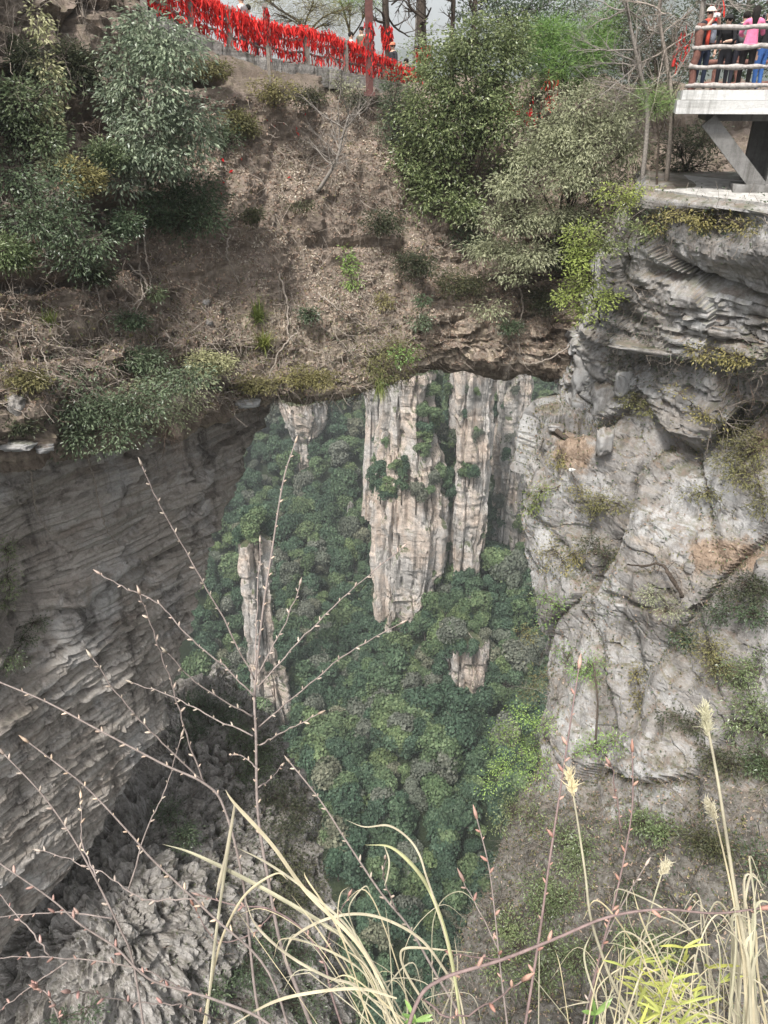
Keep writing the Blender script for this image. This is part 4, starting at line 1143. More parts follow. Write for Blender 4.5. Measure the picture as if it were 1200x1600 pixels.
CS = [((1165, 700), [(1140, 680, 40, 24), (1180, 700, 44, 34), (1135, 720, 30, 22), (1170, 745, 40, 26), (1195, 790, 26, 24)], 'foliage_olive', 2600, 'olive mossy bush hanging on the upper cliff at the picture edge'),
      ((950, 795), [(938, 780, 26, 14), (965, 788, 26, 15), (925, 795, 16, 10)], 'foliage_olive', 900, 'olive cushion bush in the middle of the grey cliff'),
      ((880, 880), [(865, 860, 26, 16), (895, 868, 22, 18), (875, 885, 22, 14)], 'foliage_olive', 700, 'olive scrub on the left shoulder of the grey cliff'),
      ((865, 950), [(850, 935, 16, 14), (875, 950, 18, 16), (858, 965, 16, 10)], 'foliage_fresh', 420, 'fresh green sprig on the cliff edge over the valley'),
      ((890, 1040), [(880, 1020, 24, 16), (925, 1040, 22, 22), (905, 1050, 22, 14)], 'foliage_fresh', 620, 'loose green sapling on the cliff below the grey buttress'),
      ((1165, 965), [(1140, 950, 34, 20), (1180, 960, 30, 22), (1110, 965, 24, 14)], 'foliage_dark', 1200, 'dark leafy bush below the orange earth patch'),
      ((1175, 1110), [(1160, 1050, 36, 30), (1190, 1040, 30, 34), (1170, 1100, 40, 34), (1150, 1130, 26, 22), (1200, 1120, 30, 40)], 'foliage_mid', 3000, 'dense glossy green bush on the lower cliff at the picture edge'),
      ((820, 1190), [(820, 1115, 32, 18), (850, 1130, 26, 18), (788, 1150, 34, 22), (830, 1165, 30, 20), (850, 1195, 28, 20), (800, 1195, 30, 22), (775, 1225, 24, 20), (838, 1225, 24, 16)], 'foliage_fresh', 2600, 'bright green bush leaning out over the gorge from the cliff'),
      ((945, 1180), [(930, 1165, 26, 14), (958, 1160, 22, 14), (912, 1172, 14, 10)], 'foliage_fresh', 520, 'green sprig on the scrubby slope right of the bright bush'),
      ((800, 1290), [(800, 1260, 30, 20), (830, 1275, 26, 22), (780, 1290, 20, 16)], 'foliage_mid', 900, 'green bush just below the bright green bush'),
      ((830, 1010), [(825, 990, 18, 14), (840, 1060, 16, 24), (830, 1085, 18, 16)], 'foliage_olive', 700, 'brownish scrub on the cliff edge above the bright bush'),
      ((980, 1390), [(985, 1395, 12, 14), (975, 1405, 8, 8)], 'foliage_dark', 160, 'small dark sprig on the scrub slope behind the grass stalks'),
      ((1180, 1350), [(1180, 1335, 24, 16), (1195, 1355, 18, 16)], 'foliage_dark', 360, 'dark sprig low on the slope at the picture edge'),
      ((1060, 350), [(1060, 335, 34, 10), (1110, 345, 40, 12), (1160, 352, 40, 12), (1030, 350, 20, 12)], 'foliage_olive', 1200, 'straggly growth along the edge below the pale path'),
      ((1075, 640), [(1060, 612, 0.1 + 20, 6), (1100, 650, 24, 8)], 'foliage_olive', 260, 'thin mossy fringe under the cliff overhang'),
      ((900, 1330), [(880, 1310, 34, 26), (915, 1325, 30, 24), (895, 1350, 34, 22)], 'foliage_mid', 1700, 'green bush between the two red-budded shoots'),
      ((860, 1400), [(845, 1390, 34, 26), (880, 1405, 34, 26), (850, 1425, 30, 20)], 'foliage_mid', 1700, 'leafy green bush on the scrub slope above the reddish bough'),
      ((1010, 1300), [(1000, 1285, 30, 22), (1035, 1300, 30, 24)], 'foliage_mid', 1300, 'green bush in the middle of the lower scrub slope'),
      ((1110, 1330), [(1095, 1310, 30, 22), (1125, 1325, 30, 24)], 'foliage_gloom', 1300, 'dull bush behind the curled plume stalk'),
      ((880, 1500), [(860, 1480, 36, 28), (900, 1500, 36, 26), (840, 1530, 36, 28)], 'foliage_mid', 1900, 'green bush below the reddish bough'),
      ((1000, 1480), [(990, 1470, 34, 24), (1040, 1490, 34, 26)], 'foliage_mid', 1400, 'green bush behind the bamboo leaves'),
      ((800, 1480), [(790, 1450, 30, 26), (815, 1480, 30, 24), (780, 1510, 30, 26)], 'foliage_mid', 1500, 'green bush at the slope edge over the gorge bottom'),
      ((1130, 1200), [(1115, 1185, 26, 18), (1145, 1195, 26, 18)], 'foliage_gloom', 900, 'brown tangle below the dense glossy bush'),
      ((1180, 880), [(1165, 915, 34, 22), (1195, 930, 30, 24), (1130, 925, 28, 16)], 'foliage_gloom', 1500, 'dull bush right below the orange earth patch'),
      ((1120, 1030), [(1105, 1010, 28, 22), (1125, 1040, 26, 22)], 'foliage_olive', 900, 'olive growth left of the dense glossy bush'),
      ((1060, 1000), [(1050, 985, 20, 14), (1070, 1000, 20, 14)], 'foliage_dark', 500, 'dark sprig on the cliff under the crooked dead branch'),
      ((1190, 1190), [(1180, 1180, 34, 22), (1200, 1200, 26, 22)], 'foliage_dark', 1200, 'dark bush under the dense glossy bush at the picture edge'),
      ((1060, 1130), [(1050, 1120, 26, 16), (1080, 1135, 24, 16)], 'foliage_gloom', 700, 'brownish tuft in the middle of the lower cliff'),
      ((1000, 1060), [(995, 1050, 12, 26), (1000, 1090, 12, 20)], 'foliage_olive', 420, 'mossy strip down the cleft in the grey buttress'),
      ((1090, 780), [(1080, 775, 22, 10), (1105, 770, 20, 10)], 'foliage_olive', 360, 'thin green sprig on the pale cliff face'),
      ((930, 870), [(925, 850, 22, 14), (945, 870, 22, 14)], 'foliage_gloom', 520, 'dull scrub in the hollow of the cliff'),
      ((1030, 930), [(1015, 930, 26, 14), (1045, 950, 26, 14)], 'foliage_pale', 480, 'pale twiggy growth below the crooked dead branch'),
      ((990, 640), [(985, 625, 22, 12), (1010, 640, 24, 12)], 'foliage_olive', 420, 'mossy growth beside the boulders under the ledge'),
      ((1120, 550), [(1100, 550, 34, 12), (1150, 560, 34, 14)], 'foliage_olive', 620, 'mossy growth on the ledge below the platy beds'),
      ((870, 760), [(845, 770, 18, 14), (830, 790, 16, 12)], 'grass_green', 360, 'grassy tuft on the jutting cliff nose over the valley'),
      ((870, 700), [(868, 720, 18, 14), (885, 760, 16, 12), (905, 770, 18, 10)], 'foliage_olive', 500, 'olive tuft below the fallen log')]
for i, (rt, lb, mt, n_, lab) in enumerate(CS):
    p = K_(*rt)
    ll = [lob(a, b, c, d, K_(a, b)[1] - 0.25) for a, b, c, d in lb]
    plant('cliff_shrub', lab, 'shrub', p, ll, mt, n_, (0.085, 0.036), 7, 0.12, 0.4, trunk=0.02, seed=60 + i)
WS = [((15, 900), [(12, 860, 14, 30), (15, 910, 18, 26), (8, 940, 12, 18)], 'foliage_mid', 600, 'leafy strand hanging on the rock wall at the picture edge'),
      ((40, 1000), [(55, 975, 20, 10), (35, 1000, 24, 14), (15, 1030, 22, 16)], 'foliage_dark', 900, 'dark mossy growth in the hollow of the rock wall')]
for i, (rt, lb, mt, n_, lab) in enumerate(WS):
    ll = [lob(a, b, c, d, WALL_S.on(a, b)[1] - 0.1) for a, b, c, d in lb]
    plant('wall_growth', lab, 'shrub', WALL_S.on(*rt), ll, mt, n_, (0.07, 0.035), 7, 0.10, 0.6, trunk=0.015, seed=90 + i)
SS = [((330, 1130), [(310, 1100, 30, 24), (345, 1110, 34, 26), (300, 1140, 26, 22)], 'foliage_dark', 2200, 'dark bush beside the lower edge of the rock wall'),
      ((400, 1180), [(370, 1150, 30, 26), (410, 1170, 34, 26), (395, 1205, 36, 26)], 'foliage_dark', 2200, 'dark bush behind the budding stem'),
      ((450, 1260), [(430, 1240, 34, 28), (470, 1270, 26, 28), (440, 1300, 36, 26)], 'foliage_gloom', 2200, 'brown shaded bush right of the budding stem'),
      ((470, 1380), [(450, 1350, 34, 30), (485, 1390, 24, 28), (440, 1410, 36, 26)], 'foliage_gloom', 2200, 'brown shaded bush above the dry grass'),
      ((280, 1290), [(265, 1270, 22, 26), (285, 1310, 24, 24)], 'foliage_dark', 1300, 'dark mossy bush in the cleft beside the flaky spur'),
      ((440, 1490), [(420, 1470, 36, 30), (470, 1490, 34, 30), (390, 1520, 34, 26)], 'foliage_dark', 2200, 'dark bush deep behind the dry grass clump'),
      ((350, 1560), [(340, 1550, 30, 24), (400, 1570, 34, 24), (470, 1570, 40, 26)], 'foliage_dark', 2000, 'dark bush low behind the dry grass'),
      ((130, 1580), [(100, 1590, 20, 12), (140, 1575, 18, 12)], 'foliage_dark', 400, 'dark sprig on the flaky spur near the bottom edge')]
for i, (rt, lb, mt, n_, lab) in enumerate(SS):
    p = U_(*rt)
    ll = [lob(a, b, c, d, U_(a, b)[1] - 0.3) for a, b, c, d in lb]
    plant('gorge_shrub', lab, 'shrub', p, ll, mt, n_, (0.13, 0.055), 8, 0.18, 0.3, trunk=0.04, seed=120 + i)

# --- bare shrubs and saplings
BARE = [
    ('bare_tree', 'pale leafless tree leaning at the top corner above the dark ledges', A_(160, 130), (-0.1, -0.1, 0.5), 1.5, (2, 5, 5), 0.8, 0.035, 'twig', [(160, 132), (148, 95), (137, 55), (128, 10), (120, -40)], 22.0),
    ('bare_tree', 'grey leafless tree standing between the pine and the platform', W(1010, 250, 23) - [0, 0, 0.9], (0, -0.1, 0.5), 2.0, (3, 6, 6), 0.9, 0.05, 'bark_grey', [(1015, 250), (1012, 180), (1000, 110), (985, 40), (975, -30)], 23.5),
    ('bare_tree', 'twiggy leafless tree right beside the platform railing', W(1050, 240, 22) - [0, 0, 0.9], (-0.1, -0.1, 0.4), 1.8, (3, 6, 6), 0.9, 0.045, 'twig', [(1045, 240), (1050, 170), (1040, 90), (1030, 20), (1040, -40)], 22.0),
    ('bare_shrub', 'grey leafless shrub with a crooked stem on the bare slope', A_(500, 296), (0.1, -0.1, 0.35), 1.7, (2, 5, 6), 0.9, 0.045, 'bark_grey', [(500, 296), (515, 270), (527, 248), (535, 215), (545, 180)], None),
]
for i, (nm, lab, rt, d0, L, n_, spd, rad, mt, tr, Y0) in enumerate(BARE):
    Yb = Y0 if Y0 else rt[1] - 0.2
    t = [np.asarray(rt)] + [W(a, b, Yb) for a, b in tr[1:]]
    bare(nm, lab, 'tree' if 'tree' in nm else 'shrub', rt, d0, L, n_, spd, rad, mt, 150 + i, 0.08, 0.16, 0.05, trunk=t)
BS = [(K_, 960, 400, 1.2, 'tangle of bare grey twigs beside the lime shrub', 'twig', (0.2, -0.5, 0.1)),
      (K_, 985, 450, 1.2, 'tangle of bare twigs over the platy rock beds', 'twig', (0.3, -0.5, -0.1)),
      (K_, 1000, 545, 1.1, 'bare twiggy bush on the ledge above the cliff overhang', 'bark_grey', (0.2, -0.5, 0.2)),
      (K_, 1150, 590, 1.1, 'bare bush on the cliff ledge near the picture edge', 'twig_dark', (-0.1, -0.5, 0.2)),
      (K_, 1120, 640, 1.3, 'spread of pale dead twigs below the cliff overhang', 'twig', (0.1, -0.4, -0.3)),
      (K_, 1060, 910, 1.2, 'dead branchy bush under the orange earth patch', 'twig', (-0.6, -0.4, 0.1)),
      (K_, 1100, 1000, 1.3, 'bare twigs hanging beside the dark leafy bush', 'bark_grey', (-0.2, -0.5, -0.2)),
      (K_, 1185, 1230, 1.3, 'fan of pinkish bare twigs on the lower cliff at the picture edge', 'twig', (-0.4, -0.5, 0.2)),
      (K_, 1060, 1240, 1.1, 'bare grey bush on the lower scrub slope', 'bark_grey', (-0.4, -0.4, 0.3)),
      (K_, 940, 1260, 1.2, 'dead twiggy bush behind the tall red-budded shoot', 'twig', (-0.2, -0.5, 0.4)),
      (K_, 860, 1330, 1.4, 'grey bare bush on the scrub slope beside the leaning bright bush', 'bark_grey', (-0.5, -0.3, 0.5)),
      (K_, 800, 1400, 1.3, 'grey bare bush leaning over the gorge bottom', 'bark_grey', (-0.5, -0.3, 0.5)),
      (K_, 870, 1090, 1.3, 'bare twigs reaching over the valley from the cliff edge', 'bark_grey', (-0.7, 0.1, 0.3)),
      (K_, 850, 890, 1.0, 'thin bare twigs on the left shoulder of the cliff', 'twig', (-0.5, -0.3, 0.2)),
      (A_, 80, 560, 1.0, 'bare tangle of twigs on the lower slope near the picture edge', 'twig', (0.2, -0.5, 0.2)),
      (A_, 300, 600, 0.9, 'tangle of pale dead twigs on the rim above the wall', 'twig', (0.1, -0.5, 0.2)),
      (A_, 420, 585, 0.8, 'dry brush on the arch rim left of the opening', 'twig', (0.1, -0.5, 0.2)),
      (A_, 500, 575, 0.8, 'dry brush on the arch rim over the opening', 'twig', (0.1, -0.5, 0.2)),
      (A_, 260, 670, 1.0, 'reddish bare twigs hanging over the rock wall', 'twig_dark', (0.2, -0.5, -0.7)),
      (A_, 440, 470, 0.8, 'dead brush on the slope beside the green grass tuft', 'twig', (0.1, -0.4, 0.6)),
      (A_, 480, 250, 0.9, 'faint dead brush beside the crooked grey shrub', 'twig', (0.3, -0.4, 0.5)),
      (A_, 30, 470, 0.9, 'dead brush under the long dark ledge', 'twig', (0.1, -0.4, 0.4)),
      (A_, 810, 545, 1.0, 'grey twigs hanging across the rock block over the opening', 'bark_grey', (0.2, -0.5, -0.1)),
      (A_, 100, 90, 1.2, 'dark bare brush behind the pale leaning tree', 'twig', (0.1, -0.4, 0.6)),
      (A_, 20, 90, 1.3, 'grey bare brush at the very top corner', 'twig', (0.1, -0.4, 0.8))]
for i, (S, a, b, L, lab, mt, d0) in enumerate(BS):
    bare('bare_shrub', lab, 'shrub', S(a, b), d0, L, (7, 5, 4), 0.55, 0.011, mt, 200 + i, 0.02, 0.2, 0.05)

# --- pale vines and roots trailing down the slope
VI = [([(62, 345), (68, 390), (78, 425), (62, 450), (48, 480), (55, 520), (65, 545), (72, 580), (90, 610)], 'long crooked pale vine trailing down near the picture edge'),
      ([(228, 345), (232, 400), (238, 440), (240, 452)], 'straight pale vine stem below the dark shrub'),
      ([(215, 350), (220, 420), (225, 470), (205, 500), (202, 520)], 'bent pale vine crossing below the dark shrub'),
      ([(205, 415), (225, 440), (232, 465), (215, 480), (203, 505), (200, 520)], 'pale root curving over the lower slope'),
      ([(148, 415), (152, 440), (160, 480)], 'short pale stem on the slope right of the loose shrub'),
      ([(362, 368), (360, 400), (368, 425), (375, 440)], 'thin pale stem on the bare slope'),
      ([(262, 520), (275, 545), (288, 540)], 'short dead stick lying on the lower slope'),
      ([(440, 430), (452, 480), (455, 520), (470, 540)], 'pale dead stem standing above the arch rim'),
      ([(500, 455), (530, 480), (570, 500), (600, 515)], 'long dead stick lying across the slope above the opening'),
      ([(815, 445), (822, 480), (815, 520), (812, 560)], 'pale hanging root in front of the rock block'),
      ([(905, 520), (870, 555), (840, 570), (820, 568)], 'thin grey branch drooping across the rock block'),
      ([(135, 700), (148, 740), (158, 780), (168, 820), (188, 850)], 'pale root hanging down the dark rock wall'),
      ([(42, 705), (55, 760), (62, 800), (80, 838)], 'thin vine hanging on the rock wall at the picture edge'),
      ([(470, 520), (440, 545), (420, 585), (430, 615)], 'dead stick leaning over the arch rim')]
for i, (pl, lab) in enumerate(VI):
    S = ARCH_S if pl[-1][1] < 640 or i in () else WALL_S
    pts = np.array([S.on(*q) * 0.99 for q in pl])
    pts = cr(pts, np.linspace(0, len(pts) - 1, 6 * len(pts)))
    pts += 0.02 * rng.normal(size=pts.shape)
    b = MB(); b.tube(pts, np.linspace(0.032, 0.012, len(pts)), 5)
    b.build('pale_vine' if 'stick' not in lab else 'dead_stick', MT['twig'], None, True, label=lab, category='vine' if 'stick' not in lab else 'stick')
# ------------------------------------------------------------------ ribbon fence along the arch deck
MT['ribbon'] = leaf_mat('red_prayer_ribbon', [(0.42, 0.012, 0.015), (0.62, 0.025, 0.025), (0.75, 0.06, 0.05)], 0.3, 0.6, 0.2, 3.0)
MT['fence_post'] = plain_mat('grey_fence_post', (0.26, 0.23, 0.20), 0.9, 0.2, 0.4, 12)
MT['post_red'] = plain_mat('dark_red_painted_post', (0.13, 0.055, 0.048), 0.6, 0.3, 0.4, 8)
MT['concrete'] = rock_mat('pale_worn_concrete', (0.40, 0.39, 0.37), (0.56, 0.555, 0.54), (0.62, 0.615, 0.60), (0.22, 0.215, 0.20), sc=1.6, stain_amt=0.7, moss_amt=0.3, moss=(0.2, 0.19, 0.15), dirt=(0.3, 0.28, 0.25), spk=0.3, bmp=0.3)
MT['concrete_grey_shaded'] = rock_mat('shaded_grey_concrete', (0.13, 0.125, 0.118), (0.18, 0.175, 0.168), (0.22, 0.215, 0.21), (0.07, 0.066, 0.06), sc=1.6, stain_amt=0.7, moss_amt=0.1, spk=0.3, bmp=0.3)  # frame under the deck: its shade is put into this darker grey
MT['rail_pale'] = plain_mat('weathered_pale_log', (0.42, 0.385, 0.36), 0.9, 0.2, 0.5, 14, bump=0.6)
MT['rail_brown'] = plain_mat('brown_log', (0.20, 0.095, 0.075), 0.8, 0.25, 0.5, 12, bump=0.6)
MT['path'] = plain_mat('pale_path_concrete', (0.46, 0.445, 0.42), 0.95, 0.1, 0.45, 5.0, bump=0.5)

def ribbons(S, r, ln, wd, dirs=None):
    """hanging strips from points S"""
    n = len(S)
    L = r.uniform(ln[0], ln[1], n); w = r.uniform(wd[0], wd[1], n)
    a = r.random(n) * 2 * pi
    sd_ = np.stack([np.cos(a), np.sin(a), 0 * a], -1) * w[:, None] / 2
    sway = np.stack([r.normal(size=n) * 0.22, r.normal(size=n) * 0.16 - 0.05, -np.ones(n)], -1); sway = unit(sway)
    m = S + sway * (L * 0.5)[:, None] + r.normal(size=(n, 3)) * 0.02
    t = m + unit(sway + r.normal(size=(n, 3)) * 0.25) * (L * 0.5)[:, None]
    tw = np.cross(sd_, [0, 0, 1.0]) * 0.5
    V = np.stack([S - sd_, S + sd_, m + sd_ + tw, m - sd_ - tw, t + sd_ * 0.9, t - sd_ * 0.9], 1).reshape(-1, 3)
    b = (np.arange(n) * 6)[:, None]
    return V, np.concatenate([b + [0, 1, 2, 3], b + [3, 2, 4, 5]])

FB = [(225, 10, 23.6), (300, 48, 24.7), (360, 74, 25.5), (420, 90, 26.2), (480, 99, 27.1), (540, 110, 28.1), (600, 124, 29.2), (655, 132, 30.3)]
FT_ = [-52, -14, 10, 37, 44, 63, 90, 116]
base = np.array([W(*q) for q in FB])
top = np.array([[b[0], b[1], W(q[0], t, q[2])[2]] for b, q, t in zip(base, FB, FT_)])
fe = empty('ribbon_fence', base[3], label='fence along the arch path smothered in red ribbons', category='fence')
for b_, t_ in zip(base, top):
    m = MB(); m.box((b_ + t_) / 2 + [0, 0, -0.3], (0.16, 0.16, np.linalg.norm(t_ - b_) + 0.6), rotz(0.3), 0.006); m.build('post', MT['fence_post'], fe, False)
RL = []
for f in (0.97, 0.62, 0.28):
    pts = cr(base * (1 - f) + top * f, np.linspace(0, len(base) - 1, 60)); pts[:, 2] += 0.03 * np.sin(np.arange(60))
    m = MB(); m.tube(pts, 0.035, 5); m.build('rail', MT['fence_post'], fe); RL.append(pts)
r = np.random.default_rng(77)
def along(pts, n):
    u = r.random(n) * (len(pts) - 1); i = u.astype(int); return pts[i] + (pts[i + 1] - pts[i]) * (u - i)[:, None]
S = np.concatenate([along(RL[0], 3000) + r.normal(size=(3000, 3)) * [0.05, 0.08, 0.06], along(RL[1], 1300) + r.normal(size=(1300, 3)) * [0.05, 0.06, 0.05], along(RL[2], 700) + r.normal(size=(700, 3)) * [0.05, 0.06, 0.05]])
V, Q = ribbons(S, r, (0.10, 0.30), (0.018, 0.045))
part('ribbons', V, Q, MT['ribbon'], fe, False, kind='stuff')
for i in range(46):
    p = along(RL[0][8:30] if i < 30 else RL[0], 1) + [[0, -0.14, 0.02]]
    V, Q = ribbons(p, r, (0.45, 0.9), (0.035, 0.06)); part('ribbon', V, Q, MT['ribbon'], fe, False)

# kerb wall under the fence
kw = MB()
pts = cr(base, np.linspace(0, len(base) - 1, 40))
for i in range(39):
    c = (pts[i] + pts[i + 1]) / 2; d = pts[i + 1] - pts[i]
    kw.box(c + [0, 0.05, -0.32], (np.linalg.norm(d) * 0.99, 0.30, 0.55), rotz(math.atan2(d[1], d[0])), 0.02)
kw.build('kerb_wall', MT['spur'], None, False, kind='structure')

def ribbon_post(nm, lab, cat, px, py0, py1, Y, w, mat, rb=None, n=200):
    a, b_ = W(px, py1, Y), W(px, py0, Y); a[0] = b_[0] = (a[0] * 0.7 + b_[0] * 0.3)
    e = empty(nm, a, label=lab, category=cat)
    m = MB(); h = b_[2] - a[2]
    m.box((a[0], a[1], a[2] + h / 2), (w, w, h)); m.build('shaft', MT[mat], e, False)
    m = MB(); m.box((a[0], a[1], a[2] + 0.06), (w * 1.5, w * 1.5, 0.12)); m.build('plinth', MT[mat], e, False)
    m = MB(); m.box((a[0], a[1], b_[2] + 0.05), (w * 1.35, w * 1.35, 0.1)); m.build('cap', MT[mat], e, False)
    if rb:
        z0, z1 = W(px, rb[1], Y)[2], W(px, rb[0], Y)[2]
        th = r.random(n) * 2 * pi
        S = np.stack([a[0] + 0.62 * w * np.cos(th), a[1] + 0.62 * w * np.sin(th), r.uniform(z0, z1, n)], -1)
        V, Q = ribbons(S, r, (0.10, 0.22), (0.02, 0.04)); part('ribbons', V, Q, MT['ribbon'], e, False, kind='stuff')
    return e
ribbon_post('lamp_post', 'dark red square lamp post standing below the fence', 'lamp post', 577, -60, 150, 27.6, 0.24, 'post_red', (30, 115))
ribbon_post('fence_pole', 'thin grey pole wrapped with red ribbon in front of the fence', 'pole', 421, 12, 155, 25.3, 0.09, 'fence_post', (8, 62), 200)

# ------------------------------------------------------------------ trees on the ridge behind the fence
def ridge_tree(nm, lab, px, py, Y, H, rad, seed, mat='bark', rib=None, n=(2, 4, 4), L=1.6):
    a = W(px, py, Y); a[2] -= 0.4
    rr = np.random.default_rng(seed)
    k = 9; z = np.linspace(0, H, k)
    t = np.stack([a[0] + np.cumsum(rr.normal(size=k) * 0.05), a[1] + np.cumsum(rr.normal(size=k) * 0.05), a[2] + z], -1)
    e = bare(nm, lab, 'tree', a, (0, 0, 0.5), L, n, 0.9, rad / 1.5, mat, seed, 0.1, 0.15, 0, trunk=list(t))
    if rib:
        th = rr.random(240) * 2 * pi; z0, z1 = W(px, rib[1], Y)[2], W(px, rib[0], Y)[2]; zz = rr.uniform(z0, z1, 240)
        xy = np.array([np.interp(zz, t[:, 2], t[:, q]) for q in (0, 1)]).T
        S = np.concatenate([xy + np.stack([np.cos(th), np.sin(th)], -1) * rad * 1.1, zz[:, None]], 1)
        V, Q = ribbons(S, rr, (0.10, 0.22), (0.02, 0.04)); part('ribbons', V, Q, MT['ribbon'], e, False, kind='stuff')
ridge_tree('bare_tree', 'dark bare trunk with a red ribbon band right of the lamp post', 611, 110, 31, 6, 0.17, 301, rib=(38, 75))
ridge_tree('bare_tree', 'thick dark bare trunk beside the broad tree on the skyline', 664, 110, 31.5, 6, 0.22, 302, rib=(70, 92))
ridge_tree('bare_tree', 'slender dark trunk above the broad tree on the skyline', 709, 100, 32.5, 6, 0.11, 303)
ridge_tree('bare_tree', 'slender dark trunk leaning above the broad tree', 741, 100, 33, 6, 0.12, 304)
ridge_tree('bare_tree', 'thin bare tree between lamp post and ribboned trunk', 645, 105, 33, 5, 0.05, 305, 'bark_grey')
ridge_tree('bare_tree', 'grey bare tree behind the left corner of the platform', 1085, 130, 25.0, 6, 0.09, 306, 'bark_grey', n=(3, 5, 5))
ridge_tree('bare_tree', 'dark trunk behind the people on the platform', 1150, 110, 28, 6, 0.16, 307)
ridge_tree('bare_tree', 'dark trunk far up the slope at the top corner', 20, 60, 22.5, 5, 0.12, 308)
ridge_tree('bare_tree', 'grey trunk behind the hanging creeper at the top corner', 88, 60, 23.0, 5, 0.10, 309, 'bark_grey')
BT = [('pine_tree', 'feathery dull pine behind the ribbon fence', 'foliage_olive', (0.22, 0.009), 24, [(430, 20, 34, 22), (470, 30, 40, 22), (510, 40, 36, 22), (540, 15, 34, 26), (490, 5, 46, 20), (410, -5, 40, 20)], 30.5, 6500, (470, 70)),
      ('pine_tree', 'dark green pine top against the sky above the fence', 'foliage_pine', (0.22, 0.010), 24, [(545, 5, 30, 14), (575, -5, 26, 14), (520, -15, 40, 16)], 31.5, 3000, (540, 90)),
      ('ridge_bush', 'dark green bush on the ridge behind the broad tree', 'foliage_dark', (0.11, 0.05), 9, [(790, 20, 34, 26), (825, 15, 30, 26), (840, 50, 30, 30), (815, 90, 34, 30)], 31.0, 2800, (815, 130)),
      ('ridge_bush', 'grey green bush between the pine and the bare trees', 'foliage_bluish', (0.11, 0.05), 9, [(960, 40, 36, 36), (990, 90, 40, 40), (1020, 40, 36, 30), (1050, 100, 30, 40), (980, 10, 40, 26)], 28.5, 4200, (1000, 160)),
      ('ridge_bush', 'dark bush filling the gap behind the platform people', 'foliage_dark', (0.12, 0.05), 9, [(1110, 15, 40, 34), (1150, 10, 40, 34), (1190, 25, 40, 36), (1130, 60, 40, 36), (1180, 80, 44, 40), (1090, 80, 30, 40), (1230, 40, 40, 60)], 27.5, 6500, (1150, 150)),
      ('ridge_bush', 'dark shaded bush at the top corner behind the bare trees', 'foliage_gloom', (0.11, 0.05), 9, [(20, 20, 50, 30), (100, 15, 50, 30), (160, 20, 40, 30), (60, 60, 50, 24), (-20, 60, 40, 40)], 23.6, 5000, (80, 90)),
      ('ridge_bush', 'green bush under the pine behind the pale tree', 'foliage_mid', (0.11, 0.05), 9, [(850, 130, 30, 20), (890, 140, 34, 16), (830, 160, 26, 20)], 29.0, 1500, (860, 170)),
      ('ridge_bush', 'far grey green bush against the sky behind the broad tree', 'foliage_bluish', (0.12, 0.05), 9, [(740, 10, 34, 30), (770, -5, 40, 30), (800, 40, 40, 40), (720, 60, 30, 30), (860, 0, 40, 30), (900, 20, 40, 40)], 33.5, 4200, (790, 110)),
      ('ridge_bush', 'brown leafless-looking bush between pine and platform', 'foliage_gloom', (0.10, 0.03), 9, [(975, 110, 44, 40), (1020, 95, 40, 44), (1050, 60, 36, 40), (1000, 30, 44, 34), (1075, 20, 30, 34), (1060, 130, 26, 26)], 27.0, 5200, (1015, 190)),
      ('ridge_bush', 'brown undergrowth under the white platform corner', 'foliage_gloom', (0.10, 0.035), 9, [(1060, 230, 34, 26), (1100, 220, 30, 26), (1085, 260, 34, 18), (1040, 270, 24, 16)], 24.2, 2600, (1075, 285)),
      ('ridge_bush', 'pale thin bush by the second ribboned trunk', 'foliage_mid', (0.10, 0.04), 9, [(655, 75, 16, 20), (672, 95, 16, 18)], 30.6, 500, (660, 115))]
for i, (nm, lab, mt, lf, per, lb, Y, n_, rt) in enumerate(BT):
    plant(nm, lab, 'pine' if nm == 'pine_tree' else 'bush', W(rt[0], rt[1], Y), lobs(lb, Y), mt, n_, lf, per, 0.17, 0.1, trunk=0.08, seed=320 + i)
for i, (a, b_, n_, lab) in enumerate([(725, 158, 40, 'red ribbons caught in the broad tree'), (780, 165, 60, 'red ribbons between broad tree and pale tree'), (800, 168, 60, 'red ribbons in the gap left of the pine trunk'), (828, 175, 70, 'long red ribbon bunch below the pine'), (862, 155, 60, 'short orange red ribbon bunch under the pine'), (862, 122, 30, 'red ribbon knot just under the pine needles'), (1070, 60, 50, 'red ribbons on the twigs beside the railing'), (1062, 85, 50, 'faded red ribbons low on the bare tree by the platform'), (1122, 14, 60, 'red streamer hanging above the hatted person')]):
    Y = 27.0 if a < 1000 else (22.3 if a < 1100 else 22.0)
    c = W(a, b_, Y); n_ = n_ // (3 if a > 1000 else 2); S = c + r.normal(size=(n_, 3)) * [0.12, 0.12, 0.12]
    V, Q = ribbons(S, r, (0.10, 0.28), (0.02, 0.045)); part('ribbon_bunch', V, Q, MT['ribbon'], None, False, label=lab, category='ribbons', kind='thing')

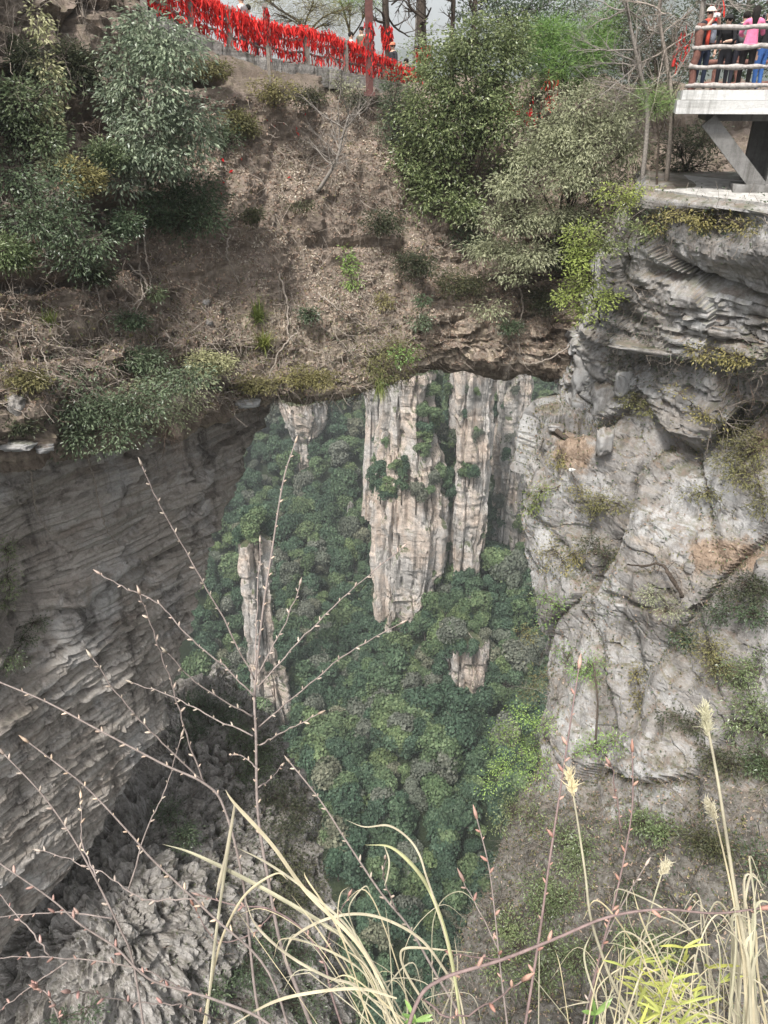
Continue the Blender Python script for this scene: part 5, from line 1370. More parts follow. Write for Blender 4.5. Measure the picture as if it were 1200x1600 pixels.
# ------------------------------------------------------------------ viewing platform on its concrete frame
DZ = float(W(1100, 141, 20.0)[2])                    # deck level
X0 = float(W(1062, 150, 19.8)[0]); X1 = X0 + 5.2; Y0, Y1 = 19.8, 23.6
pf = empty('viewing_platform', (X0, Y0, -2.1), label='white concrete viewing platform on slanted grey supports at the top corner', category='platform')
m = MB(); m.box(((X0 + X1) / 2, (Y0 + Y1) / 2, DZ - 0.10), (X1 - X0 - 0.12, Y1 - Y0 - 0.1, 0.20), None, 0.004); m.build('deck_slab', MT['concrete'], pf, False)
m = MB(); m.box(((X0 + X1) / 2 - 0.03, (Y0 + Y1) / 2, DZ - 0.34), (X1 - X0, Y1 - Y0, 0.276), None, 0.004); m.build('edge_beam', MT['concrete'], pf, False)
m = MB(); m.box(((X0 + X1) / 2 + 0.4, (Y0 + Y1) / 2 + 0.25, DZ - 0.56), (X1 - X0 - 0.6, Y1 - Y0 - 0.7, 0.16)); m.build('under_beam', MT['concrete_grey_shaded'], pf, False)
def beam(nm, a, b_, w, d, mat):
    a, b_ = np.array(a, float), np.array(b_, float); D = unit(b_ - a); Yv = np.array([0, 1.0, 0]); S = unit(np.cross(D, Yv)); Yv = np.cross(S, D)
    R = np.stack([S, Yv, D], 1); m = MB(); m.box((a + b_) / 2, (w, d, np.linalg.norm(b_ - a)), R); m.build(nm, MT[mat], pf, False)
xb = float(W(1168, 275, 20.3)[0])
beam('brace', (X0 + 0.75, 20.35, DZ - 0.62), (xb - 0.02, 20.35, -1.95), 0.34, 0.5, 'concrete_grey_shaded')
beam('column', (xb + 0.42, 20.7, DZ - 0.6), (xb + 0.36, 20.7, -2.0), 0.46, 0.5, 'concrete_grey_shaded')
beam('brace', (xb + 1.5, 20.5, DZ - 0.62), (xb + 0.66, 20.5, -1.95), 0.34, 0.5, 'concrete_grey_shaded')
beam('column', (xb + 2.6, 21.6, DZ - 0.6), (xb + 2.6, 21.6, -2.0), 0.5, 0.5, 'concrete_grey_shaded')
m = MB(); m.box((xb + 0.6, 20.6, -2.02), (2.4, 1.2, 0.24), None, 0.02); m.build('footing', MT['concrete_grey_shaded'], pf, False)
m = MB(); m.box((xb + 1.6, 22.6, -1.2), (3.6, 0.3, 1.7), None, 0.01); m.build('back_wall', MT['concrete_grey_shaded'], pf, False)

def railing(nm, px_posts, Y, mat_rail, mat_post, heights, xs, lean=0.0, seed=1):
    rr = np.random.default_rng(seed)
    rl = empty('railing', (0, 0, 0)); rl.parent = pf
    off = np.array(pf.location)
    def add(name, mb, mat):
        V, f = mb.get(); link(name, mesh_data(name, V - off, f, MT[mat]), rl)
    for x in px_posts:
        m = MB(); z = np.linspace(DZ - 0.12, DZ + heights[-1] + 0.08, 8)
        m.tube(np.stack([x + 0.02 * rr.normal(size=8) + lean * (z - DZ), Y + 0.01 * rr.normal(size=8), z], -1), 0.085 + 0.012 * rr.normal(size=8), 8); add('post', m, mat_post)
    for h in heights:
        m = MB(); x = np.linspace(xs[0], xs[1], 26)
        m.tube(np.stack([x, np.full(26, Y - 0.05), DZ + h + 0.009 * rr.normal(size=26)], -1), 0.052 + 0.010 * rr.normal(size=26), 8); add('rail', m, mat_rail)
xr = float(W(1083, 90, 19.95)[0])
railing('railing', [xr, xr + 1.92, xr + 3.9], 19.95, 'rail_pale', 'rail_brown', (0.09, 0.46, 0.84, 1.22), (xr - 0.12, X1))
railing('railing', [xr + 0.65, xr + 1.15, xr + 2.1, xr + 3.0], 22.2, 'rail_brown', 'rail_brown', (0.15, 0.62, 1.05), (xr + 0.4, X1), 0.06, 2)

pf.rotation_euler[2] = -0.30          # the front edge comes nearer to the right

# pale path on the shelf below the platform
e_ = np.array([W(1026, 299, 20.8), W(1060, 303, 20.0), W(1110, 309.5, 19.1), (W(1180, 318, 18.0)), W(1300, 333, 16.5)])
e_ = cr(e_, np.linspace(0, 4, 40)); e_[:, :2] += 0.03 * rng.normal(size=(40, 2))
e_[:, 2] += 0.035
bk = e_ + [1.2, 3.4, 0.12]; rowsP = [e_ + [0, 0.05, -0.14], e_, e_ * 0.5 + bk * 0.5, bk]
Pp = np.array(rowsP); part('path', Pp.reshape(-1, 3), gquads(*Pp.shape[:2])[:, ::-1], MT['path'], None, False, kind='structure')

# ------------------------------------------------------------------ people
SKIN = plain_mat('skin', (0.55, 0.36, 0.27), 0.55, 0.35, 0.08, 5, bump=0)
_cl = {}
def cloth(c):
    if c not in _cl: _cl[c] = plain_mat('cloth_%d' % len(_cl), c, 0.9, 0.15, 0.25, 14, bump=0.35, bd=0.02)
    return _cl[c]

def skin_mesh(verts, edges, radii, root=0, sub=2):
    me = bpy.data.meshes.new('figure_tmp'); me.from_pydata([tuple(v) for v in verts], edges, [])
    ob = bpy.data.objects.new('figure_tmp', me); COL.objects.link(ob)
    ob.modifiers.new('skin', 'SKIN'); ms = ob.modifiers.new('sub', 'SUBSURF'); ms.levels = sub; ms.render_levels = sub
    for i, rr in enumerate(radii):
        sv = me.skin_vertices[0].data[i]; sv.radius = rr if hasattr(rr, '__len__') else (rr, rr); sv.use_root = (i == root)
    dg = bpy.context.evaluated_depsgraph_get(); dg.update()
    ev = ob.evaluated_get(dg); m2 = ev.to_mesh()
    V = np.zeros(len(m2.vertices) * 3); m2.vertices.foreach_get('co', V); V = V.reshape(-1, 3)
    Fq = [tuple(p.vertices) for p in m2.polygons]
    ev.to_mesh_clear(); bpy.data.objects.remove(ob); bpy.data.meshes.remove(me)
    return V, Fq

def ball(b, c, rad, n=10, m=7, squash=None):
    th = np.linspace(0, 2 * pi, n, endpoint=False); ph = np.linspace(0.001, pi - 0.001, m)
    V = np.stack([np.sin(ph)[:, None] * np.cos(th), np.sin(ph)[:, None] * np.sin(th), np.cos(ph)[:, None] + 0 * th], -1) * np.asarray(rad) + np.asarray(c)
    i = np.arange(m - 1)[:, None] * n; j = np.arange(n)[None]; k = (j + 1) % n
    b.add(V.reshape(-1, 3), None, np.stack([i + j, i + n + j, i + n + k, i + k], -1).reshape(-1, 4))

ARMS = {'down': [(0.21, 0, 1.13), (0.23, 0.04, 0.90)], 'eye': [(0.24, 0.12, 1.16), (0.09, 0.27, 1.46)], 'phone': [(0.24, 0.16, 1.14), (0.20, 0.36, 1.38)], 'rail': [(0.26, 0.10, 1.15), (0.14, 0.32, 1.12)]}
def person(label, base, face, H, topc, botc, hair=(0.02, 0.017, 0.015), arms=('down', 'down'), hair_len=0.12, head_turn=0.0, lean=0.0, shoes=(0.04, 0.04, 0.045)):
    """a figure 1.70 m tall in its own frame, facing +Y, then turned to `face` and scaled to H"""
    v = [(0, 0, 0.93), (0, 0.0 + lean * 0.12, 1.10), (0, 0.01 + lean * 0.25, 1.30), (0, -0.01 + lean * 0.38, 1.42), (0, 0.0 + lean * 0.42, 1.49), (0, 0.015 + lean * 0.46, 1.56), (0, 0.02 + lean * 0.48, 1.64)]
    rd = [(0.155, 0.11), (0.14, 0.10), (0.165, 0.115), (0.13, 0.09), 0.052, (0.078, 0.09), (0.070, 0.085)]
    ed = [(0, 1), (1, 2), (2, 3), (3, 4), (4, 5), (5, 6)]
    tag_ = ['h', 't', 't', 't', 's', 's', 's']
    fing = []
    for s, a in ((-1, arms[0]), (1, arms[1])):
        el, wr = ARMS[a]; n = len(v); ly = lean * 0.34
        el = (s * el[0], el[1] + ly, el[2]); wr = (s * wr[0], wr[1] + ly, wr[2])
        dr = unit(np.array(wr) - np.array(el)); hp = tuple(np.array(wr) + dr * 0.07)
        v += [(s * 0.175, -0.005 + ly, 1.40), el, wr, hp]; rd += [0.066, 0.052, 0.034, (0.036, 0.024)]
        ed += [(3, n), (n, n + 1), (n + 1, n + 2), (n + 2, n + 3)]; tag_ += ['t', 't', 's', 's']
        fing.append((np.array(hp), dr, s))
        n = len(v)
        v += [(s * 0.095, 0.0, 0.84), (s * 0.105, 0.02, 0.48), (s * 0.11, -0.01, 0.10), (s * 0.125, 0.13, 0.045)]; rd += [0.095, 0.066, 0.048, (0.045, 0.035)]
        ed += [(0, n), (n, n + 1), (n + 1, n + 2), (n + 2, n + 3)]; tag_ += ['b', 'b', 'b', 'f']
    V, Fq = skin_mesh(v, ed, rd)
    b = MB(); T3 = [f for f in Fq if len(f) == 3]; Q4 = [f for f in Fq if len(f) == 4]
    b.add(V, T3 if T3 else None, Q4)
    jn = np.array(v); nb = len(V)
    for hp, dr, s in fing:                              # fingers and thumb rooted in the palm
        sdv = unit(np.cross(dr, [0, 0, 1.0]) + 1e-3)
        upv = np.cross(sdv, dr)
        for q in range(4):
            r0 = hp + sdv * (q - 1.5) * 0.018
            L = (0.062, 0.072, 0.068, 0.052)[q]
            b.tube(np.array([r0, r0 + dr * L * 0.6, r0 + dr * L * 0.85 - upv * L * 0.35]), [0.009, 0.008, 0.006], 5)
        r0 = hp - dr * 0.05 + sdv * s * -0.03
        b.tube(np.array([r0, r0 + dr * 0.03 - sdv * s * 0.025, r0 + dr * 0.06 - sdv * s * 0.02]), [0.011, 0.010, 0.007], 5)
    # nose, ears
    hc = np.array([0, 0.02 + lean * 0.48, 1.60]); nf = sum(len(x) for x in b.V)
    b.tube(np.array([hc + [0, 0.075, 0.02], hc + [0, 0.105, -0.02], hc + [0, 0.08, -0.03]]), [0.008, 0.016, 0.010], 5)
    for s in (-1, 1): ball(b, hc + [s * 0.078, -0.005, 0.0], (0.012, 0.025, 0.035), 6, 5)
    VV, ff = b.get()
    k = H / 1.70; R = rotz(face)
    def place(A): return (np.asarray(A) * k) @ R.T + np.asarray(base)
    cen = [VV[f].mean(1) for f in ff]
    mids = []
    for c in cen:
        d = np.linalg.norm(c[:, None] - jn[None], axis=-1); w = np.argmin(d, 1)
        t = np.array([{'s': 0, 't': 1, 'h': 2, 'b': 2, 'f': 3}[x] for x in tag_])[w]
        t = np.where((t == 2) & (c[:, 2] > 0.90), 1, t)
        t = np.where(c[:, 2] > 1.47, np.where((np.abs(c[:, 0]) < 0.12) & (c[:, 1] < 0.2 + lean), 0, t), t)
        mids.append(t)
    e = empty('person', base, label=label, category='person')
    part('body', place(VV), ff, [SKIN, cloth(topc), cloth(botc), cloth(shoes)], e, True, np.concatenate(mids))
    if hair:
        h = MB(); ball(h, hc + [0, -0.018, 0.035], (0.092, 0.102, 0.092), 12, 8)
        if hair_len > 0.2:
            z = np.linspace(0.06, -hair_len, 6); h.tube(np.stack([0 * z, -0.075 + 0 * z, z], -1) + hc, [0.075, 0.09, 0.09, 0.085, 0.07, 0.045], 8)
        V, f = h.get(); part('hair', place(V), f, cloth(hair), e)
    return e, place, hc

def hat(e, place, hc, c, brim=0.13):
    h = MB(); ball(h, hc + [0, -0.01, 0.075], (0.10, 0.11, 0.075), 12, 7)
    th = np.linspace(0, 2 * pi, 16)[:-1]
    h.tube(np.stack([0.10 * np.cos(np.linspace(0, 2 * pi, 17)), 0.02 + brim * np.sin(np.linspace(0, 2 * pi, 17)) * 0.9, 0.055 + 0 * np.linspace(0, 1, 17)], -1) + hc, 0.018, 6)
    V, f = h.get(); part('hat', place(V), f, cloth(c), e)

PX = lambda px, Y: float(W(px, 100, Y)[0])
fz = DZ + 0.005
e, pl, hc = person('person in a white hat and red scarf raising a camera at the railing', (PX(1096, 20.2), 20.2, fz), pi + 0.25, 1.60, (0.03, 0.03, 0.035), (0.035, 0.045, 0.075), arms=('eye', 'eye'), hair=(0.02, 0.017, 0.015))
hat(e, pl, hc, (0.78, 0.72, 0.62))
s_ = MB(); th = np.linspace(0, 2 * pi, 15); s_.tube(np.stack([0.085 * np.cos(th), 0.09 * np.sin(th), 1.455 + 0.01 * np.sin(3 * th)], -1), 0.04, 7)
s_.tube(np.array([(0.05, 0.10, 1.44), (0.06, 0.15, 1.3), (0.06, 0.155, 1.1), (0.05, 0.15, 0.92)]), [0.045, 0.05, 0.05, 0.045], 6)
V, f = s_.get(); part('scarf', pl(V), f, cloth((0.62, 0.09, 0.06)), e)
s_ = MB(); s_.tube(np.array([(-0.07, 0.125, 1.38), (-0.08, 0.15, 1.2), (-0.08, 0.14, 1.0)]), [0.06, 0.075, 0.07], 7); V, f = s_.get(); part('vest_panel', pl(V), f, cloth((0.42, 0.46, 0.54)), e)
s_ = MB(); ball(s_, hc + [0.032, 0.088, 0.012], (0.028, 0.012, 0.02), 8, 5); ball(s_, hc + [-0.032, 0.088, 0.012], (0.028, 0.012, 0.02), 8, 5); V, f = s_.get(); part('sunglasses', pl(V), f, cloth((0.015, 0.015, 0.018)), e)
cm = empty('camera_device', pl([(0.02, 0.33, 1.50)])[0], label='white camera held up by the person in the white hat', category='camera')
s_ = MB(); s_.box((0.06, 0.34, 1.55), (0.13, 0.06, 0.09)); s_.tube(np.array([(0.06, 0.36, 1.55), (0.06, 0.44, 1.55)]), 0.035, 10); V, f = s_.get(); part('camera_body', pl(V), f, cloth((0.75, 0.74, 0.72)), cm, False)

e, pl, hc = person('long-haired person in a pink jacket holding up a phone on the platform', (PX(1166, 19.85), 19.85, fz), -0.35, 1.62, (0.80, 0.22, 0.38), (0.022, 0.019, 0.02), arms=('rail', 'phone'), hair_len=0.32)
s_ = MB(); s_.tube(np.array([(0.14 * cos(t), 0.105 * sin(t), 0.93) for t in np.linspace(0, 2 * pi, 17)]), 0.028, 6); V, f = s_.get(); part('jacket_hem', pl(V), f, cloth((0.78, 0.30, 0.42)), e)
ph = empty('phone', pl([(0.20, 0.42, 1.44)])[0], label='dark phone held up by the person in pink', category='phone')
s_ = MB(); s_.box((0.20, 0.47, 1.50), (0.075, 0.012, 0.155)); V, f = s_.get(); part('phone_body', pl(V), f, cloth((0.30, 0.30, 0.31)), ph, False)
s_ = MB(); s_.box((0.20, 0.462, 1.50), (0.066, 0.003, 0.14)); V, f = s_.get(); part('screen', pl(V), f, cloth((0.015, 0.015, 0.02)), ph, False)
e, pl, hc = person('person in black leaning forward between the hat wearer and pink jacket', (PX(1131, 20.8), 20.8, fz), pi - 0.7, 1.50, (0.018, 0.018, 0.02), (0.02, 0.02, 0.025), arms=('rail', 'down'), lean=0.5)
hat(e, pl, hc, (0.03, 0.03, 0.03), 0.12)
person('person in a black top and blue jeans behind the pink jacket', (PX(1188, 20.6), 20.6, fz), 0.5, 1.62, (0.02, 0.02, 0.022), (0.055, 0.14, 0.38), arms=('down', 'eye'))
e, pl, hc = person('person with a grey backpack half hidden behind the pink jacket', (PX(1152, 20.7), 20.7, fz), -0.2, 1.58, (0.03, 0.035, 0.05), (0.03, 0.03, 0.04), arms=('down', 'rail'))
bp = MB(); ball(bp, (0, -0.20, 1.25), (0.16, 0.11, 0.24), 12, 8); V, f = bp.get(); part('backpack', pl(V), f, cloth((0.20, 0.21, 0.22)), e)

def deck_person(label, px, py_head, Y, face, tc, bc, **kw):
    h = W(px, py_head, Y); H = 1.65; return person(label, (h[0], Y, h[2] - H + 0.08), face, H, tc, bc, **kw)
deck_person('person in a white jacket on the steps behind the ribbon fence', 377, -2, 26.6, 1.2, (0.72, 0.71, 0.70), (0.05, 0.05, 0.06))
deck_person('person in a grey blue jacket bending behind the ribbon fence', 397, 13, 26.9, 1.6, (0.30, 0.36, 0.42), (0.05, 0.05, 0.06), lean=0.4)
e, pl, hc = deck_person('person in white and red behind the fence left of the lamp post', 548, 55, 29.5, -1.4, (0.70, 0.66, 0.64), (0.05, 0.05, 0.06))
deck_person('person in an olive jacket just left of the lamp post', 565, 47, 29.8, 2.6, (0.16, 0.15, 0.11), (0.05, 0.05, 0.06))
e, pl, hc = deck_person('person with an orange cap and black bag by the ribboned trunk', 614, 72, 30.4, 2.2, (0.045, 0.045, 0.05), (0.05, 0.05, 0.06))
hat(e, pl, hc, (0.55, 0.20, 0.12), 0.12)
deck_person('person in dark clothes stooping behind the fence end', 645, 96, 31.2, 1.5, (0.03, 0.03, 0.035), (0.04, 0.04, 0.05), lean=0.5)
# ------------------------------------------------------------------ litter, brush, stones
def scatter_leaves(S, n, sel, ln, seed, lift=0.02, aspect=0.5, flat=0.6):
    r = np.random.default_rng(seed)
    Q, Nn = S.scatter(n, sel, seed)
    nn = unit(Nn * flat + r.normal(size=Q.shape) * 0.5); D = unit(np.cross(nn, rdir(r, n)))
    s = r.uniform(0.5, 1.3, n) * ln
    return leaves(Q + Nn * lift * r.uniform(0.3, 1.6, (n, 1)) - D * s[:, None] * 0.5, D, nn, s, s * aspect, 0.2, 0.1)
def scatter_twigs(S, n, sel, L, rad, seed, out=0.4, down=0.1, m=4, wig=0.36):
    r = np.random.default_rng(seed)
    Q, Nn = S.scatter(n, sel, seed)
    D = unit(Nn * out + r.normal(size=Q.shape) * 0.7 + [0, 0, -down]); ln = L * r.uniform(0.4, 1.3, n)
    P = np.zeros((n, m, 3)); P[:, 0] = Q - Nn * 0.02
    for i in range(1, m):
        D = unit(D + wig * r.normal(size=D.shape) + [0, 0, -0.10]); P[:, i] = P[:, i - 1] + D * (ln / (m - 1))[:, None]
    R = rad * r.uniform(0.6, 1.4, n)[:, None] * np.linspace(1, 0.4, m)[None]
    return tubes(P, R, 3)
def stuff(name, lst, mats, label, cat):
    Vs = []; Qs = []; mi = []; o = 0
    for (V, Q), k in lst: Vs.append(V); Qs.append(Q + o); mi.append(np.full(len(Q), k)); o += len(V)
    part(name, np.concatenate(Vs), np.concatenate(Qs), [MT[m] for m in mats], None, False, np.concatenate(mi), kind='stuff', label=label, category=cat)

slope = lambda px, py, P, N: ((py > 150) & (py < 640) & (px > -40) & (px < 930) & (N[..., 2] > 0.12)) * 1.0
bareS = lambda px, py, P, N: sm(-0.35, 0.35, fbm(P * 0.9, 3)) * slope(px, py, P, N) * (0.25 + 0.75 * sm(250, 340, px) * sm(700, 600, px))
lowS = lambda px, py, P, N: ((py > 430) & (py < 630) & (px > -40) & (px < 640)) * (0.2 + 0.8 * sm(450, 540, py))
stuff('leaf_litter', [(scatter_leaves(ARCH_S, 52000, slope, 0.10, 1), 0), (scatter_leaves(ARCH_S, 24000, bareS, 0.085, 2), 1), (scatter_leaves(ARCH_S, 5000, slope, 0.09, 3), 2)], ['dry_leaf', 'pale_leaf', 'foliage_olive'], 'brown fallen leaves covering the slope of the arch', 'leaf litter')
stuff('dead_brush', [(scatter_twigs(ARCH_S, 9000, slope, 0.62, 0.009, 5), 0), (scatter_twigs(ARCH_S, 6500, lowS, 0.6, 0.009, 6, 0.6), 0), (scatter_twigs(ARCH_S, 3000, slope, 0.5, 0.008, 7), 1), (scatter_leaves(ARCH_S, 7000, lowS, 0.08, 8, 0.12), 2), (scatter_leaves(ARCH_S, 3500, lowS, 0.08, 9, 0.14), 3)], ['twig', 'twig_dark', 'foliage_olive', 'foliage_bluish'], 'tangle of pale dead twigs over the arch slope and rim', 'brush')
scr_ = lambda px, py, P, N: ((px > 640) & (px < 1260)) * sm(1130, 1260, py) + 0.10 * ((py > 640) & (px > 800)) + 0.35 * np.exp(-((px - 1120) / 90) ** 2 - ((py - 880) / 60) ** 2)
top_ = lambda px, py, P, N: ((px > 950) & (px < 1260)) * (np.exp(-((py - 345 - 0.05 * (px - 1000)) / 28) ** 2) + 0.8 * np.exp(-((py - 570) / 30) ** 2) + 0.5 * np.exp(-((py - 500 - (1040 - px) * 0.3) / 40) ** 2) * sm(1080, 980, px))
lft_ = lambda px, py, P, N: ((px > 790) & (px < 960) & (py > 640) & (py < 1150)) * (0.3 + 0.7 * sm(-0.1, 0.3, fbm(P * 0.6, 2)))
crk_ = lambda px, py, P, N: ((CRACK > 0.35) & (px > 800) & (px < 1260) & (py > 560) & (py < 1250)) * CRACK * (0.3 + sm(-0.2, 0.3, fbm(P * 0.5 + 4, 2)))
stuff('cliff_scrub', [(scatter_leaves(CLIFF_S, 7000, scr_, 0.09, 11, 0.05), 0), (scatter_leaves(CLIFF_S, 8000, scr_, 0.085, 12, 0.10), 1), (scatter_leaves(CLIFF_S, 10000, scr_, 0.085, 13, 0.12), 2), (scatter_twigs(CLIFF_S, 4200, scr_, 0.55, 0.006, 14), 3), (scatter_twigs(CLIFF_S, 2600, scr_, 0.5, 0.006, 15), 4),
                      (scatter_leaves(CLIFF_S, 6500, crk_, 0.075, 41, 0.05), 2), (scatter_leaves(CLIFF_S, 4500, crk_, 0.075, 42, 0.05), 1), (scatter_leaves(CLIFF_S, 2500, crk_, 0.075, 43, 0.03), 0), (scatter_twigs(CLIFF_S, 700, crk_, 0.45, 0.006, 44), 3), (scatter_leaves(CLIFF_S, 3600, top_, 0.08, 16, 0.08), 1), (scatter_twigs(CLIFF_S, 2200, top_, 0.6, 0.006, 17), 3), (scatter_leaves(CLIFF_S, 3800, lft_, 0.08, 18, 0.06), 1), (scatter_leaves(CLIFF_S, 2600, lft_, 0.08, 19, 0.04), 0), (scatter_twigs(CLIFF_S, 700, lft_, 0.45, 0.006, 20), 3)],
      ['dry_leaf', 'foliage_dark', 'foliage_olive', 'twig', 'twig_dark'], 'brown and olive scrub growing over the lower cliff', 'scrub')
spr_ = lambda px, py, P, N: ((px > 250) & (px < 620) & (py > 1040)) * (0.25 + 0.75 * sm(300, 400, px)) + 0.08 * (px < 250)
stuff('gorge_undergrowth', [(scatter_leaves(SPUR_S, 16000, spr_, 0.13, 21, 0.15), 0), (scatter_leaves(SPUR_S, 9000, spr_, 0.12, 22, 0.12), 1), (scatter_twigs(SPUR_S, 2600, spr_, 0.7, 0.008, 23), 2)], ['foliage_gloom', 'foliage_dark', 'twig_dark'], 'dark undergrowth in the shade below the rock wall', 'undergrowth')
red = lambda px, py, P, N: ((px > 300) & (px < 480) & (py > 150) & (py < 300)) * 1.0
stuff('ribbon_scraps', [(scatter_leaves(ARCH_S, 46, red, 0.16, 31, 0.03), 0)], ['ribbon'], 'scraps of red ribbon blown onto the slope below the fence', 'ribbon scraps')

def stone(name, label, c, size, mat, seed, cat='boulder', rz=0.0, amp=0.22):
    n, m = 34, 24
    th = np.linspace(0, 2 * pi, n, endpoint=False); phv = np.linspace(0.02, pi - 0.02, m)
    U = np.stack([np.sin(phv)[:, None] * np.cos(th), np.sin(phv)[:, None] * np.sin(th), np.cos(phv)[:, None] + 0 * th], -1)
    U2 = np.sign(U) * np.abs(U) ** 0.7
    f_, j_ = facets(U * 1.3, (1, 1, 1.4), seed * 1.7, 1.0)
    P = U2 * (1 + amp * f_ - 0.06 * j_ + 0.05 * fbm(U * 3 + seed, 3))[..., None] * np.asarray(size) / 2
    P = P @ rotz(rz).T + np.asarray(c)
    V = P.reshape(-1, 3); i = np.arange(m - 1)[:, None] * n; j = np.arange(n)[None]; k = (j + 1) % n
    part(name, V, np.stack([i + j, i + n + j, i + n + k, i + k], -1).reshape(-1, 4), MT[mat], None, True, label=label, category=cat, kind='thing')
ST = [(912, 585, 24.0, (0.7, 0.8, 1.5), 'cliff', 'tall upright block at the right end of the arch opening'),
      (905, 640, 23.6, (0.55, 0.6, 0.9), 'cliff', 'pale block below the upright block at the opening edge'),
      (940, 575, 22.9, (0.8, 0.7, 0.7), 'cliff', 'rounded boulder beside the upright block'),
      (950, 625, 22.4, (1.0, 0.8, 1.1), 'cliff', 'brown boulder in the corner above the fallen log'),
      (975, 600, 21.6, (0.5, 0.5, 1.0), 'cliff', 'narrow stone wedged under the cliff ledge'),
      (945, 690, 20.9, (0.45, 0.5, 0.9), 'cliff', 'pale stone standing right of the fallen log'),
      (868, 668, 22.4, (0.5, 0.4, 0.25), 'cliff', 'small pale stone at the left end of the fallen log')]
for i, (a, b_, Y, sz, mt, lab) in enumerate(ST): stone('boulder', lab, W(a, b_, Y), sz, mt, 3 + i, rz=i)
for i, (a, b_, sz, mt, lab) in enumerate([(28, 695, (0.8, 0.4, 0.2), 'cliff', 'whitish flat slab on the rim at the picture edge'), (392, 626, (0.75, 0.5, 0.28), 'cliff', 'pale flat slab set in the arch rim left of the opening'), (70, 705, (0.4, 0.4, 0.2), 'cliff', 'small whitish stone beside the rim slab'), (22, 632, (0.4, 0.3, 0.45), 'spur', 'mossy square stone on the lower slope at the picture edge'), (490, 350, (0.55, 0.5, 0.5), 'arch', 'brown stump-like stone on the bare slope'), (40, 455, (1.2, 0.6, 0.16), 'spur', 'long flat stone under the dark ledge'), (330, 500, (0.2, 0.2, 0.15), 'cliff', 'small pale stone on the lower slope'), (325, 470, (0.22, 0.2, 0.18), 'cliff', 'tiny pale stone on the middle slope')]):
    stone('stone', lab, A_(a, b_), sz, mt, 20 + i, 'stone', rz=0.3 * i)
for i, (a, b_, sz, lab) in enumerate([(1075, 890, (0.3, 0.25, 0.35), 'white wedge stone at the edge of the orange earth'), (1010, 545, (2.0, 0.5, 0.22), 'long pale slab jutting below the twig tangle'), (1130, 520, (0.9, 0.5, 0.3), 'pale tilted slab under the platy beds'), (1190, 890, (0.6, 0.5, 0.6), 'tan boulder in the orange earth at the picture edge')]):
    stone('stone', lab, K_(a, b_), sz, 'cliff', 40 + i, 'stone', rz=-0.5)
m = MB(); pts = cr(np.array([W(868, 672, 22.2), W(890, 690, 21.9), W(905, 705, 21.7), W(925, 735, 21.2)]), np.linspace(0, 3, 16)); m.tube(pts, np.linspace(0.09, 0.11, 16), 8); m.build('fallen_log', MT['bark'], None, True, label='dark fallen log on the ledge right of the opening', category='log')
m = MB(); pts = cr(np.array([K_(975, 882) * 0.985, K_(1020, 880) * 0.97, K_(1045, 900) * 0.975, K_(1065, 930) * 0.985]), np.linspace(0, 3, 16)); pts += 0.035 * rng.normal(size=pts.shape); m.tube(pts, np.linspace(0.03, 0.06, 16) * rng.uniform(0.75, 1.25, 16), 7)
V, Q = tubes(np.stack([pts[3:13], pts[3:13] + rng.normal(size=(10, 3)) * 0.12, pts[3:13] + rng.normal(size=(10, 3)) * 0.25 + [0, -0.1, 0.2]], 1), np.tile([0.012, 0.008, 0.004], (10, 1)), 4); m.add(V, None, Q)
m.build('dead_branch', MT['bark'], None, True, label='crooked dark dead branch across the grey cliff', category='branch')
m = MB(); pts = cr(np.array([K_(930, 1160) * 0.985, K_(934, 1100) * 0.97, K_(930, 1050) * 0.965, K_(925, 1030) * 0.965]), np.linspace(0, 3, 12)); m.tube(pts, np.linspace(0.035, 0.02, 12), 6); m.build('dead_branch', MT['bark'], None, True, label='thin dark upright stem on the cliff below the grey buttress', category='branch')
p = K_(893, 735) * 0.985
bt = empty('plastic_bottle', p, label='whitish plastic bottle lying below the fallen log', category='bottle')
m = MB(); m.tube(p + np.array([[-0.09, 0, 0], [-0.08, 0, 0], [0.03, 0, 0.01], [0.07, 0, 0.015], [0.09, 0, 0.017]]), [0.05, 0.06, 0.06, 0.03, 0.025], 10); m.build('bottle_body', MT['concrete'], bt)
m = MB(); m.tube(p + np.array([[0.09, 0, 0.017], [0.115, 0, 0.02]]), 0.028, 8); m.build('cap', MT['concrete'], bt)

# ------------------------------------------------------------------ ledge the viewer stands on (below the picture)
gx_, gy_ = np.meshgrid(np.linspace(-2.2, 2.2, 50), np.linspace(-2.5, 0.70, 40))
gz_ = -1.66 + 0.05 * fbm(np.stack([gx_ * 1.5, gy_ * 1.5, 0 * gx_], -1), 3) - 0.25 * sm(0.45, 0.70, gy_)
Pg = np.stack([gx_, gy_, gz_], -1); low_ = Pg[-1:] + [0, -0.15, -1.2]; low2 = Pg[-1:] + [0, -0.5, -6]
Pg = np.concatenate([Pg, low_, low2]); part('overlook_ledge', Pg.reshape(-1, 3), gquads(*Pg.shape[:2])[:, ::-1], MT['arch'], None, kind='structure')

